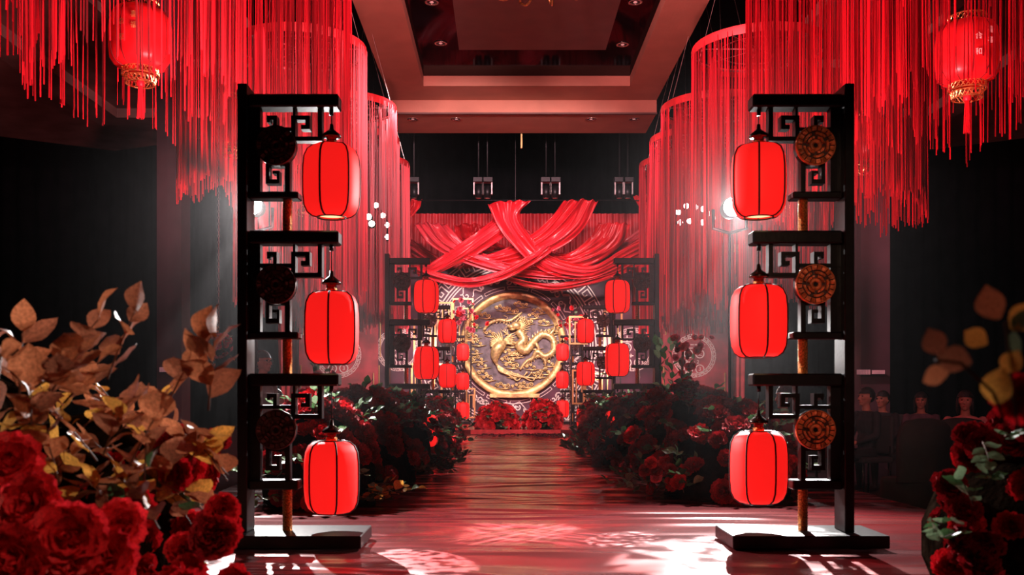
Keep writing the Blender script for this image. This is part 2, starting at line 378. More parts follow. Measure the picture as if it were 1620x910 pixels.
# ================================================================== LANTERN STANDS
LANT = [(.07, .19), (.10, .184), (.125, .165), (.141, .13), (.147, .07), (.148, 0), (.147, -.07), (.141, -.13), (.125, -.165), (.10, -.184), (.075, -.19)]
def lantern_proto():
    t = thing('red_lantern', 'x', 'lantern')
    b = MB(); b.lathe(LANT, 48, mod=lambda a: 1 - .035 * (.5 - .5 * math.cos(6 * a))); b.build('shade', M['lantern'], t)
    for k in range(6):
        a = 2 * PI * k / 6; b = MB()
        b.tube([(r * 1.005 * math.cos(a), r * 1.005 * math.sin(a), z) for r, z in LANT], .0055, 5); b.build('rib', M['rib'], t)
    b = MB(); b.tube([(.075 * math.cos(2 * PI * j / 24), .075 * math.sin(2 * PI * j / 24), -.19) for j in range(25)], .005, 5); b.build('hoop', M['rib'], t); b = MB()
    b.tube([(.07 * math.cos(2 * PI * j / 24), .07 * math.sin(2 * PI * j / 24), .19) for j in range(25)], .005, 5); b.build('hoop', M['rib'], t)
    b = MB(); b.lathe([(.001, -.180), (.074, -.180)], 20); b.build('lit_bottom', M['lantern_glow'], t)
    b = MB(); b.lathe([(.001, .305), (.009, .302), (.012, .275), (.026, .264), (.046, .248), (.052, .236), (.046, .232), (.028, .234), (.026, .20)], 24); b.build('cap', M['cap'], t)
    b = MB(); b.lathe([(.028, .212), (.03, .205), (.03, .186), (.001, .186)], 20); b.build('neck', M['gold_rope'], t)
    b = MB(); b.tube([(0, 0, .30), (0, 0, 1.30)], .003, 5); b.build('cord', M['cord'], t)
    return t
lant0 = lantern_proto(); reg(lant0); lant_used = [False]
def put_lantern(x, y, z, ztop, label, rz, sc=1.):
    o = lant0 if not lant_used[0] else copy_tree(lant0)
    lant_used[0] = True
    o.location = (x, y, z); o.rotation_euler = (0, 0, rz); o.scale = (sc, sc, sc); tag(o, label, 'lantern', 'ribbed red lanterns on the black stands')
    for ch in (CH.get('red_lantern') if o is lant0 else o.children):
        if ch.name.startswith('cord'):
            Lc = max(.02, (ztop - z) / sc - .30); ch.scale = (1, 1, Lc); ch.location = (0, 0, .30 - .30 * Lc)

def S(px): return (1352 - px) / 307
def Z(py): return (865 - py) / 307
# thing builder
ZL = [(161, 140), (381, 360), (610, 590)]        # long arms bottom/top in px
ZS = [(308, 297), (534, 523), (777, 762)]
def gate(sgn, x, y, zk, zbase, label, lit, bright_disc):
    t = thing('lantern_stand', label, 'stand', (x, y, zbase), 0, 'black fretwork lantern stands')
    F = M['frame']
    def B(name, s0, s1, y0, y1, z0, z1, bw=.004, m=F):
        q = bx(sgn * s0, sgn * s1, y0, y1, z0 * zk, z1 * zk); o = q.build(name, m, t)
        if bw: bevel(o, bw)
        return o
    B('base', -.14, .66, -.2, .2, 0, .066)
    B('post', 0, .05, -.09, .07, .066, 2.405)
    for b_, a_ in ZL: B('long_arm', .05, .521, -.06, .05, Z(b_), Z(a_), .008)
    for b_, a_ in ZS: B('short_arm', .05, .31, -.055, .045, Z(b_), Z(a_), .006)
    B('side_rail', .095, .115, -.02, .02, .066, Z(161), 0) if False else None
    for k in range(3):
        top = ZL[k][0]; bot = ZS[k][1]; kk = (bot - top) / 136.
        def yy(v): return top + (v - 161) * (kk if v > 215 else 1.)
        q = MB()
        def R(xa, xb, ya, yb, dy=0.): q.box(sgn * S(xb), sgn * S(xa), -.032 + dy, .028 - dy, Z(yy(yb)) * zk, Z(yy(ya)) * zk)
        R(1220, 1227, 161, 207); R(1220, 1270, 207, 214); R(1263, 1270, 180, 207, .001); R(1240, 1270, 173, 180); R(1240, 1247, 180, 195, .001); R(1247, 1254, 188, 195)
        R(1293, 1299, 180, 192, .001); R(1293, 1309, 173, 180); R(1304, 1309, 180, 184, .001); R(1293, 1337, 192, 198)
        R(1263, 1267, 161, 173)
        R(1272, 1280, 214, 297, .003); R(1280, 1311, 248, 255); R(1305, 1311, 255, 276, .001); R(1289, 1311, 276, 283); R(1289, 1293, 262, 276, .001); R(1293, 1300, 262, 267)
        R(1320, 1337, 161, 297, .004); R(1277, 1280, 283, 297, .006); R(1270, 1293, 192, 198, .002)
        o = q.build('fret_panel', F, t)
        zc = (Z(yy(224))) * zk; sc = sgn * S(1292)
        dm = M['copper'] if bright_disc else M['copper_shaded']  # discs away from the front light get their shade as a darker copper
        q = MB(); q.lathe([(.001, -.022), (.1, -.022), (.104, -.016), (.104, .03), (.001, .03)], 36, smooth=False)
        disc = q.build('disc', M['frame'], t, (sc, -.035, zc)); disc.rotation_euler = (PI / 2, 0, 0)
        # carved face: broken concentric ridges with hub
        q = MB()
        q.lathe([(.012, 0), (.014, .012), (.03, .012), (.033, 0)], 28)
        for r0, r1, n, gap, ph in ((.036, .047, 4, .4, .2), (.055, .067, 5, .3, .7), (.075, .096, 20, .07, 0)):
            for i in range(n):
                a0 = ph + 2 * PI * i / n; a1 = a0 + 2 * PI / n - gap; m_ = max(2, int((a1 - a0) / .22)); vs = []; fs = []
                for j in range(m_ + 1):
                    a = a0 + (a1 - a0) * j / m_
                    hh = .017 + .005 * math.sin(9 * a)
                    vs += [(r0 * math.cos(a), r0 * math.sin(a), 0), (r0 * math.cos(a), r0 * math.sin(a), hh), (r1 * math.cos(a), r1 * math.sin(a), hh), (r1 * math.cos(a), r1 * math.sin(a), 0)]
                for j in range(m_):
                    c = 4 * j; fs += [(c, c + 4, c + 5, c + 1), (c + 1, c + 5, c + 6, c + 2), (c + 2, c + 6, c + 7, c + 3)]
                fs += [(0, 1, 2, 3), (4 * m_ + 3, 4 * m_ + 2, 4 * m_ + 1, 4 * m_)]
                q.add(vs, fs)
        q.lathe([(.0985, 0), (.0985, .013), (.104, .012), (.105, -.004)], 36)
        q.build('carving', dm, disc, (0, 0, .028))
        q = MB(); q.lathe([(.012, .0), (.0985, .0)], 36, (0, 0, .003)); q.build('carved_ground', M['copper_shaded'], disc, (0, 0, .028))  # shade between the ridges painted as a darker ground
        if k < 2: zl = ZL[k + 1][1]
        else: zl = 845
        q = MB(); zt = Z(ZS[k][0]) * zk; zb = Z(zl) * zk; pts = []; n = 30
        q.lathe([(.024 + .0025 * (i % 2), zb + (zt - zb) * i / n) for i in range(n + 1)], 14)
        q.build('wrapped_column', M['gold_rope'], t, (sgn * S(1278), 0, 0))
    q = MB()
    for z in (.50, .9): q.tube([(sgn * .474, 0, Z(161) * zk - .03), (sgn * .474, 0, Z(161) * zk)], .011, 8)
    for b_, a_ in ZL: q.tube([(sgn * .474, 0, Z(b_) * zk - .03), (sgn * .474, 0, Z(b_) * zk + .01)], .011, 8)
    q.build('hook', M['frame'], t)
    for k, (zc) in enumerate(lit):
        put_lantern(x + sgn * .475, y, zbase + zc * zk, zbase + Z(ZL[k][0]) * zk,
                    '%s red ribbed lantern hanging on the %s' % (('top', 'middle', 'bottom')[k], label.replace('black fretwork ', '')), random.uniform(0, 1) if not (zk == 1 and y < 6) else .28 + .3 * k)
ZLL = (1.914, 1.137, .349); ZLR = (1.914, 1.173, .400)
GY = 5.02
for y, zk, zb, nm in ((GY, 1.0, 0, 'nearest'), (11.1, 1.0, 0, 'second'), (15.35, .93, 0, 'third'), (21.3, .84, .08, 'farthest')):
    gate(1, -1.38 if y < 6 else -1.368, y, zk, zb, '%s black fretwork lantern stand on the left of the aisle' % nm, ZLL, False)
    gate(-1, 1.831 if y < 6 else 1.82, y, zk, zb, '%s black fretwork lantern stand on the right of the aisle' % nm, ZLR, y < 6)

# ================================================================== THREAD CURTAINS
def curtain(x, y, r, zt, zb, n, label, drop=.35, rad=.004, seed=0):
    rnd = random.Random(seed)
    t = thing('thread_curtain', label, 'hanging decoration', (x, y, zt), 0, 'red thread curtains hanging from ceiling rings')
    b = MB(); ring = [(r * math.cos(2 * PI * j / 40), r * math.sin(2 * PI * j / 40), 0) for j in range(41)]
    b.tube(ring, .014, 6, False); b.tube([(q[0] * .6, q[1] * .6, -.02) for q in ring], .008, 5, False)
    for k in range(4):
        a = PI * k / 4; b.tube([(r * math.cos(a), r * math.sin(a), 0), (-r * math.cos(a), -r * math.sin(a), 0)], .006, 5)
    b.build('ring', M['wire'], t)
    b = MB(); b.lathe([(r * 1.012, .03), (r * 1.02, .0), (r * 1.01, -.09)], 40); b.build('ring_band', M['ring_cloth'], t)
    b = MB()
    for k in range(3):
        a = 2 * PI * k / 3 + .4; b.tube([(r * math.cos(a), r * math.sin(a), 0), (0, 0, 8.55 - zt)], .003, 4)
    b.build('suspension_wire', M['wire'], t)
    for layer, (rr, nn, zk) in enumerate(((1.0, n, 0), (.72, n // 3, .2))):
        b = MB()
        for i in range(nn):
            a = 2 * PI * i / nn + rnd.gauss(0, .02); a += .10 * noise.noise(Vector((a * 11, seed, layer)))
            q = rr * r + rnd.uniform(-.015, .015)
            ln = zt - zb - zk + drop * noise.noise(Vector((a * 2.2, seed * 3.1, layer))) + drop * .5 * noise.noise(Vector((a * 13, seed, 2))) + rnd.uniform(-.05, .05)
            if rnd.random() < .06: ln *= rnd.uniform(.75, 1.03)
            da = rnd.gauss(0, .012); dr = rnd.gauss(0, .012); w_ = rad * rnd.uniform(.6, 1.5); pts = []
            for k in range(5):
                f = k / 4; aa = a + da * f + .006 * math.sin(5 * f + i); pts.append(((q + dr * f) * math.cos(aa), (q + dr * f) * math.sin(aa), -.02 - (ln - .02) * f))
            b.tube(pts, [w_, w_, w_, w_ * 1.05, w_ * 1.4], 3, False)
        b.build('threads' if layer == 0 else 'inner_threads', M['thread'], t)['kind'] = 'stuff'
    return t
DCUR = [('nearest', 7.4, 250, 2.95, .0036), ('second', 10.1, 400, 2.68, .0042), ('third', 13.0, 330, 2.05, .0050), ('fourth', 15.7, 300, 2.05, .0056), ('fifth', 17.7, 260, 1.95, .006), ('farthest', 19.6, 260, 2.1, .0066)]
ZLEFT = [3.12, 2.95, 2.1, 2.05, 1.95, 2.1]
XR = [3.6, 3.53, 3.52, 3.55, 3.67, 3.75]; XL = [-2.85, -2.52, -2.76, -2.65, -2.82, -2.82]
for i, (nm, y, n, zb, rad) in enumerate(DCUR):
    curtain(XL[i], y, .88 if i else .8, 5.5, ZLEFT[i], n if i else 150, '%s ring of long red threads on the left side' % nm, .35, rad, i)
    curtain(XR[i], y, .9, 5.5, zb, n if i else 240, '%s ring of long red threads on the right side' % nm, .35, rad, i + 20)
curtain(-4.6, 8.0, .6, 5.5, 3.85, 60, 'short sparse ring of red threads in the upper left corner', .3, .006, 77)

# palace lanterns
def palace_proto():
    t = thing('palace_lantern', 'x', 'lantern')
    prof = [(.13, .24), (.19, .215), (.225, .16), (.235, .08), (.235, -.08), (.225, -.16), (.19, -.215), (.13, -.24)]
    b = MB(); b.lathe(prof, 36, mod=lambda a: 1 - .03 * (.5 - .5 * math.cos(12 * a))); b.build('gauze_shade', M['palace'], t)
    b = MB()
    for k in range(12):
        a = 2 * PI * k / 12; b.tube([(r * math.cos(a), r * math.sin(a), z) for r, z in prof], .003, 4)
    b.build('ribs', M['rib'], t)
    b = MB()
    for (z0, z1, r0, r1) in ((.235, .285, .135, .14), (-.285, -.235, .14, .135), (-.35, -.30, .11, .12)):
        for z, r in ((z0, r0), (z1, r1)): b.tube([(r * math.cos(2 * PI * j / 24), r * math.sin(2 * PI * j / 24), z) for j in range(25)], .005, 4, False)
        for j in range(24):
            a = 2 * PI * j / 24; a2 = 2 * PI * (j + 1) / 24
            b.tube([(r0 * math.cos(a), r0 * math.sin(a), z0), (r1 * math.cos(a2), r1 * math.sin(a2), z1)], .0035, 3, False)
            b.tube([(r1 * math.cos(a), r1 * math.sin(a), z1), (r0 * math.cos(a2), r0 * math.sin(a2), z0)], .0035, 3, False)
    b.build('gilt_collar', M['gold'], t)
    b = MB(); b.lathe([(.02, -.30), (.03, -.33), (.03, -.36), (.02, -.37)], 12)
    for k in range(14):
        a = 2 * PI * k / 14; b.tube([(.015 * math.cos(a), .015 * math.sin(a), -.36), (.025 * math.cos(a), .025 * math.sin(a), -.62)], .003, 3)
    b.build('tassel', M['thread'], t)
    b = MB(); b.tube([(0, 0, .28), (0, 0, 1.28)], .004, 4); b.build('cord', M['cord'], t)
    return t
pal0 = palace_proto(); reg(pal0)
PL = [(1530, 85, 7.4, 'large red gauze lantern inside the nearest right thread ring'), (222, 62, 7.4, 'large red gauze lantern inside the nearest left thread ring'),
      (1372, 222, 10.1, 'red gauze lantern half hidden by the nearest right stand post'), (366, 195, 10.1, 'red gauze lantern half hidden by the nearest left stand post'),
      (1252, 300, 13, 'red gauze lantern seen behind the fretwork of the nearest right stand'), (482, 300, 13, 'red gauze lantern behind the top red lantern on the nearest left stand'),
      (1160, 365, 15.0, 'red gauze lantern with a glaring lamp above it, left of the nearest right stand'), (583, 408, 18, 'red gauze lantern with long tassel among the farther left threads'),
      (530, 395, 16.5, 'red gauze lantern just right of the middle arm of the nearest left stand'), (1098, 415, 19.0, 'red gauze lantern among the farther right threads, upper of two'),
      (1072, 460, 20.5, 'red gauze lantern among the farthest right threads, lowest one')]
for i, (px, py, d, lb) in enumerate(PL):
    o = pal0 if i == 0 else copy_tree(pal0)
    o.location = P(px, py, d); o.rotation_euler = (0, 0, .26); tag(o, lb, 'lantern', 'gauze palace lanterns among the threads')
    for ch in (CH['palace_lantern'] if i == 0 else o.children):
        if ch.name.startswith('cord'):
            Lc = 5.5 - o.location.z - .28; ch.scale = (1, 1, Lc); ch.location = (0, 0, .28 - .28 * Lc)
    if i < 2:
        for j, (s, ax, az) in enumerate((('福', .28, .02), ('喜', .28, .1), ('和', -.12, -.07), ('合', -.12, .05))):
            a = -PI / 2 + ax - (.1 if i else 0); me = text_mesh(s, .055, M['gold'] if i else M['white_line'], .001)
            q = link('character', me, o); q.rotation_euler = (0, 0, a + PI / 2 - .26); r = .243
            q.location = (r * math.cos(a - .26), r * math.sin(a - .26), az)

# ================================================================== STAGE LAMPS
def stage_lamp(px, py, d, label, nled=1):
    p = P(px, py, d); t = thing('stage_lamp', label, 'lamp', p, 0, 'stage lamps shining toward the camera')
    b = MB(); b.lathe([(.001, .2), (.06, .19), (.08, .12), (.088, 0), (.082, -.01)], 20); o = b.build('housing', M['black_metal'], t); o.rotation_euler = (-PI / 2, 0, 0)
    b = MB()
    b.tube([(-.14, .1, 0), (-.14, .1, -.16), (0, .1, -.2), (.14, .1, -.16), (.14, .1, 0)], .014, 6); b.build('yoke', M['black_metal'], t)
    b = MB(); zf = -p.z + (-.45 if (abs(p.x - .25) > 2.3) else 0)
    b.tube([(0, .1, -.2), (0, .1, zf + .01)], .012, 8); b.box(-.2, .2, -.1, .3, zf, zf + .02); b.build('stand_pole', M['black_metal'], t)
    if nled == 1:
        b = MB(); b.lathe([(.001, .012), (.078, .0)], 20); o = b.build('lens', M['flare'], t, (0, -.012, 0)); o.rotation_euler = (PI / 2, 0, 0)
    return t
stage_lamp(400, 325, 7.9, 'glaring white lamp left of the top lantern, behind the nearest left stand')
stage_lamp(1159, 328, 7.9, 'glaring white lamp at the left edge of the top right lantern')
def led_bar(pts, d, label):
    c = P(*pts[0], d); t = thing('led_wash_lamp', label, 'lamp', c, 0, 'multi-lens wash lamps behind the threads')
    b = MB()
    qs = [P(x, y, d) - c for x, y in pts]
    b.tube([q + Vector((0, .09, 0)) for q in qs], .03, 6)
    for q in qs: b.tube([q + Vector((0, .1, 0)), q + Vector((0, .01, 0))], .055, 10)
    b.tube([qs[0] + Vector((0, .1, 0)), Vector((0, .1, 5.5 - c.z))], .005, 4)
    b.build('housing', M['black_metal'], t)
    for q in qs:
        b = MB(); b.ell(q, (.045, .012, .045), 12, 6); b.build('lens', M['flare_small'], t)
led_bar([(1073, 336), (1086, 326), (1100, 328), (1112, 331), (1124, 338), (1135, 345)], 15.6, 'upper row of white lenses glowing through the right threads')
led_bar([(1076, 352), (1091, 350), (1098, 346), (1111, 352)], 15.7, 'lower row of white lenses glowing through the right threads')
led_bar([(566, 325), (574, 334), (583, 343), (588, 354)], 13.7, 'slanting row of white lenses glowing through the left threads')
led_bar([(595, 325), (606, 341), (613, 356), (613, 375)], 15.6, 'curved outer row of white lenses at the edge of the left threads')

# moving heads above the stage
pz = P(800, 317, 22.0)
q = MB(); q.tube([(-3.6, 22.0, pz.z), (4.4, 22.0, pz.z)], .012, 6)
for x in (-3.0, .3, 3.8): q.tube([(x, 22.0, pz.z), (x, 22.0, 8.6)], .006, 4)
tag(q.build('rigging_bar', M['black_metal']), 'thin dark rigging bar above the stage carrying red swags', 'rigging bar')
for px, nm in ((655, 'leftmost, beside the end of the left threads'), (757, 'left one of the two left of centre'), (771, 'right one of the two left of centre'), (864, 'left one of the two right of centre'), (878, 'right one of the two right of centre'), (980, 'left one of the far right pair'), (993, 'right one of the far right pair')):
    p = P(px, 300, 22.2)
    t = thing('moving_head_lamp', 'dark moving head lamp on the stage rig, ' + nm, 'lamp', p, 0, 'moving head lamps above the stage')
    b = MB(); b.box(-.13, .13, -.1, .1, .16, .28); b.tube([(0, 0, .28), (0, 0, 8.6 - p.z)], .02, 6); bevel(b.build('base', M['black_metal'], t), .01)
    b = MB(); b.box(-.12, -.09, -.05, .05, -.12, .17); b.box(.09, .12, -.05, .05, -.12, .17); b.build('yoke', M['grey_metal'], t)
    b = MB(); b.lathe([(.001, .1), (.07, .08), (.085, -.05), (.075, -.2), (.001, -.2)], 16); b.build('head', M['black_metal'], t)
    b = MB(); b.ell((0, 0, -.2), (.06, .06, .015), 12, 6); b.build('lens', M['chrome'], t)
tag(bx(-.05, .05, 21.05, 21.1, P(0, 235, 21.1).z, 6.53).build('ceiling_strip', M['gold_bar'], None, (P(825, 0, 21.1).x, 0, 0)), 'thin pale strip hanging from the ceiling edge above the stage', 'strip')
bpy.data.objects['ceiling_strip'].scale = (.35, 1, 1)

# ================================================================== BACKDROP
BD = 24.0
def flat(px, py, d=BD): v = P(px, py, d); return (v.x, v.z)
bd = thing('dragon_backdrop', 'maroon stage backdrop with round gold dragon relief and white fret ring', 'backdrop', (0, BD, .08))
z0 = .08
a = P(640, 0, BD).x; c = P(1000, 0, BD).x
bx(a, c, .03, .12, 0, P(0, 425, BD).z - z0).build('panel', M['maroon'], bd)
CX, CZ = P(812, 546, BD).x, P(812, 546, BD).z - z0
U = BD / 1500.
def rib(b, pts, w_, dep, y=0.03, closed=False):
    """flat ribbon with thickness in the XZ plane, front facing -Y"""
    k = len(pts); vs = []; fs = []
    for i, p in enumerate(pts):
        p0 = pts[(i - 1) % k] if (closed or i) else p; p1 = pts[(i + 1) % k] if (closed or i < k - 1) else p
        t = Vector((p1[0] - p0[0], p1[1] - p0[1])); t = t.normalized() if t.length > 1e-9 else Vector((1, 0)); n = Vector((-t.y, t.x)) * w_ * .5
        # widen at corners
        if 0 < i < k - 1 or closed:
            t1 = Vector((p[0] - p0[0], p[1] - p0[1])); t1 = t1.normalized() if t1.length > 1e-9 else t
            cs = max(.5, abs(t1.dot(t))); n = n / cs
        vs += [(p[0] + n.x, y - dep, p[1] + n.y), (p[0] - n.x, y - dep, p[1] - n.y), (p[0] + n.x, y, p[1] + n.y), (p[0] - n.x, y, p[1] - n.y)]
    for i in range(k if closed else k - 1):
        A = 4 * i; B_ = 4 * ((i + 1) % k)
        fs += [(A, A + 1, B_ + 1, B_), (A, B_, B_ + 2, A + 2), (A + 1, A + 3, B_ + 3, B_ + 1)]
    b.add(vs, fs)
def arc(cx, cz, r, a0, a1, n): return [(cx + r * math.cos(a0 + (a1 - a0) * i / n), cz + r * math.sin(a0 + (a1 - a0) * i / n)) for i in range(n + 1)]
def key_ring(b, cx, cz, R0, R1, n, w_, dep, y=.03):
    def pol(u, v): # u along (0..n), v across 0..1
        a = 2 * PI * u / n; r = R0 + (R1 - R0) * v; return (cx + r * math.cos(a), cz + r * math.sin(a))
    for i in range(n):
        path = [(0, 0), (0, 1), (.72, 1), (.72, .33), (.36, .33), (.36, .66)]
        pts = []
        for (u0, v0), (u1, v1) in zip(path[:-1], path[1:]):
            pts.append(pol(i + u0, v0))
        pts.append(pol(i + path[-1][0], path[-1][1]))
        rib(b, pts, w_, dep, y)
        rib(b, [pol(i + 0, 0), pol(i + 1, 0)], w_, dep, y)
def curl(cx, cz, r, turns=1.6, a0=0, s=1, n=16, tail=None):
    pts = [(cx + r * (1 - .8 * i / n) * math.cos(a0 + s * turns * 2 * PI * i / n), cz + r * (1 - .8 * i / n) * math.sin(a0 + s * turns * 2 * PI * i / n)) for i in range(n + 1)]
    return ([tail] if tail else []) + pts
ln = MB()
key_ring(ln, CX, CZ, 131 * U, 147 * U, 46, 2.0 * U, .02)
for r in (126, 122, 151): rib(ln, arc(CX, CZ, r * U, 0, 2 * PI, 110), 1.7 * U, .02)
ln.build('fret_ring', M['white_line'], bd)
ln = MB()
for i in range(15):
    a0 = 2 * PI * i / 15 + .05; a1 = a0 + 2 * PI / 15 - .06
    pts = arc(CX, CZ, 93 * U, a0, a1, 8) + arc(CX, CZ, 88.5 * U, a1, a0, 8); rib(ln, pts, .8 * U, .015, .03, True)
ln.build('dash_ring', M['white_line'], bd)
# cloud and tail linework
ln = MB(); rnd = random.Random(3)
for i in range(46):
    a = 2 * PI * i / 46 + rnd.uniform(-.04, .04); r = rnd.uniform(99, 117) * U; cx, cz = CX + r * math.cos(a), CZ + r * math.sin(a)
    s = rnd.choice((-1, 1)); rad = rnd.uniform(3.5, 6) * U
    rib(ln, curl(cx, cz, rad, rnd.uniform(.8, 1.5), rnd.uniform(0, 6), s), 1.7 * U, .02)
    t0 = a + rnd.uniform(-.05, .05); pts = [(CX + (r + 4 * U * math.sin(k * 1.1 + i)) * math.cos(t0 + k * .028 * s), CZ + (r + 4 * U * math.sin(k * 1.1 + i)) * math.sin(t0 + k * .028 * s)) for k in range(9)]
    rib(ln, pts, 1.7 * U, .02)
for sx in (-1, 1):                     # flame tails at lower corners
    for k in range(9):
        bx_, bz = CX + sx * (84 + 4 * k) * U, CZ - (78 + (k % 3) * 5) * U; pts = []
        for i in range(9): pts.append((bx_ + sx * (2.5 * math.sin(i * .9 + k) - i * 1.0) * U, bz - i * 3.8 * U))
        rib(ln, pts, 1.7 * U, .02)
for pts in ([(790, 642), (800, 637), (812, 640), (822, 636), (830, 645), (838, 655), (846, 648)], [(780, 656), (790, 650), (800, 652), (806, 660), (812, 668)], [(835, 660), (850, 652), (862, 645), (870, 640)]):
    rib(ln, [(P(x, y, BD).x, P(x, y, BD).z - z0) for x, y in pts], 1.3 * U, .02)
ln.build('scroll_lines', M['white_line'], bd)
# gold disc
DR = 84 * U
o = MB(); o.lathe([(DR * .86, .0), (DR * .88, .06), (DR * .98, .075), (DR, .06), (DR, -.02)], 72); g = o.build('gold_ring', M['gold_paint'], bd, (CX, .0, CZ)); g.rotation_euler = (PI / 2, 0, 0)
o = MB(); o.lathe([(.001, .0), (DR * .9, .0)], 64); g2 = o.build('relief_ground', M['relief_base'], bd, (CX + .02, -.01, CZ + .02)); g2.rotation_euler = (PI / 2, 0, 0)
bx(P(775, 0, BD).x, P(853, 0, BD).x, -.14, .02, P(0, 629, BD).z - z0, P(0, 623, BD).z - z0).build('gold_plinth', M['gold_paint'], bd)
RR = DR * .90
def D(u, v, h=.0): return Vector((CX + u * RR, -.02 - h, CZ + v * RR))
def rel(name, m, fn, k=0):
    b = MB(); fn(b); return b.build(name, m, bd)
def dragon(b):
    path = [(.10, .30), (.22, .12), (.12, -.02), (.26, -.12), (.45, .10), (.62, .22), (.82, .12), (.84, -.12), (.66, -.24), (.50, -.14), (.40, -.28), (.26, -.36), (.14, -.52)]
    pts = crom([D(u, v, .06 + .03 * math.sin(i)) for i, (u, v) in enumerate(path)], 90)
    rs = [RR * (.085 * (1 - (i / 89) ** 2 * .75)) * (1 + .13 * (i % 2)) for i in range(90)]; b.tube(pts, rs, 10)
    for i in range(2, 88, 2):           # back spikes
        t = (pts[i + 1] - pts[i - 1]).normalized(); n = Vector((-t.z, 0, t.x)); p = pts[i] + n * rs[i] * .8
        b.tube([p, p + n * .07 + t * .04], [.02, .001], 4)
    h = D(.06, .40, .12)
    b.ell(h, (.13, .08, .10), 12, 8); b.ell(h + Vector((-.12, -.02, -.03)), (.10, .06, .055), 10, 6); b.ell(h + Vector((-.10, -.02, -.10)), (.08, .05, .03), 10, 6)
    b.ell(h + Vector((-.2, -.04, .0)), (.03, .03, .03), 8, 5)
    for s in (-.02, .06): b.tube(crom([h + Vector((s, 0, .08)), h + Vector((s + .1, 0, .2)), h + Vector((s + .22, 0, .22))], 8), [.02, .018, .016, .014, .012, .01, .007, .002], 6)
    for k in range(9):
        a = -.9 + k * .28; b.tube(crom([h + Vector((.08, 0, 0)), h + Vector((.08 + .17 * math.cos(a), 0, .17 * math.sin(a))), h + Vector((.08 + .3 * math.cos(a + .35), 0, .3 * math.sin(a + .35)))], 8), [.02, .02, .018, .016, .014, .01, .006, .002], 5)
    for s in (-1, 1): b.tube(crom([h + Vector((-.2, -.03, -.02)), h + Vector((-.3, -.03, .08 * s)), h + Vector((-.22, -.03, .2 * s)), h + Vector((-.34, -.03, .26 * s))], 12), .008, 5)
    for (u, v, du, dv) in ((.20, .02, -.22, .02), (.46, .05, .05, -.25), (.74, .2, .12, .2), (.60, -.24, .06, -.22)):
        e = D(u + du, v + dv, .08); b.tube(crom([D(u, v, .08), D(u + du * .5 + .04, v + dv * .5, .1), e], 7), [.05, .045, .04, .034, .028, .024, .022], 7)
        for k in range(4):
            a = math.atan2(dv, du) + (k - 1.5) * .55; b.tube([e, e + Vector((.07 * math.cos(a), 0, .07 * math.sin(a))), e + Vector((.10 * math.cos(a - .4), 0, .10 * math.sin(a - .4)))], [.018, .014, .002], 5)
rel('dragon_relief', M['gold_relief'], dragon)
def phoenix(b):
    body = crom([D(-.12, .10, .06), D(-.24, .0, .09), D(-.34, -.10, .10), D(-.38, -.28, .08), D(-.33, -.45, .05)], 24)
    b.tube(body, [.035 + .115 * math.sin(PI * min(1, i / 21)) for i in range(24)], 10)
    h = D(-.08, .17, .08); b.ell(h, (.07, .05, .055), 10, 6); b.tube([h + Vector((.05, 0, 0)), h + Vector((.14, 0, -.03))], [.025, .002], 6)
    for k in range(4): b.tube(crom([h + Vector((-.02, 0, .04)), h + Vector((-.06 - .03 * k, 0, .13)), h + Vector((-.02 - .07 * k, 0, .20))], 6), [.012, .012, .01, .008, .005, .002], 4)
    for k in range(11):                 # wing
        a = 1.25 + k * .14; L_ = (.62 - .03 * k) * RR * .62; s = D(-.30, -.08, .1)
        b.tube(crom([s, s + Vector((L_ * .55 * math.cos(a), 0, L_ * .55 * math.sin(a))), s + Vector((L_ * math.cos(a + .25), 0, L_ * math.sin(a + .25)))], 8), [.03, .034, .034, .032, .03, .024, .016, .003], 6)
    for k in range(7):                  # near wing, right
        a = .9 - k * .12; L_ = (.42 - .02 * k) * RR; s = D(-.26, .0, .1)
        b.tube(crom([s, s + Vector((L_ * .5 * math.cos(a), 0, L_ * .5 * math.sin(a))), s + Vector((L_ * math.cos(a - .2), 0, L_ * math.sin(a - .2)))], 8), [.025, .028, .028, .026, .022, .018, .012, .003], 6)
    for k in range(6):                  # tail plumes
        e = (-.02 + .10 * k, -.70 - .05 * math.sin(k * 1.9)); pts = crom([D(-.34, -.42, .05), D(-.28 + .03 * k, -.55, .06), D(-.10 + .05 * k, -.62 - .03 * (k % 2), .06), D(e[0], e[1], .05), D(e[0] + .10, e[1] + .09, .05)], 18)
        b.tube(pts, [.032 * (1 - .6 * i / 17) for i in range(18)], 6); b.ell(pts[-1], (.03, .02, .03), 8, 5)
    pts = crom([D(-.62, .30, .05), D(-.50, .45, .06), D(-.30, .52, .06), D(-.10, .50, .05), D(.05, .58, .05), D(.18, .68, .04)], 30)
    b.tube(pts, [.05 * (1 - .5 * abs(i - 12) / 17) for i in range(30)], 7)
    for i in range(1, 28, 2):
        b.tube([pts[i], pts[i] + Vector((-.04, -.0, -.09))], [.018, .002], 4)
rel('phoenix_relief', M['gold_relief'], phoenix)
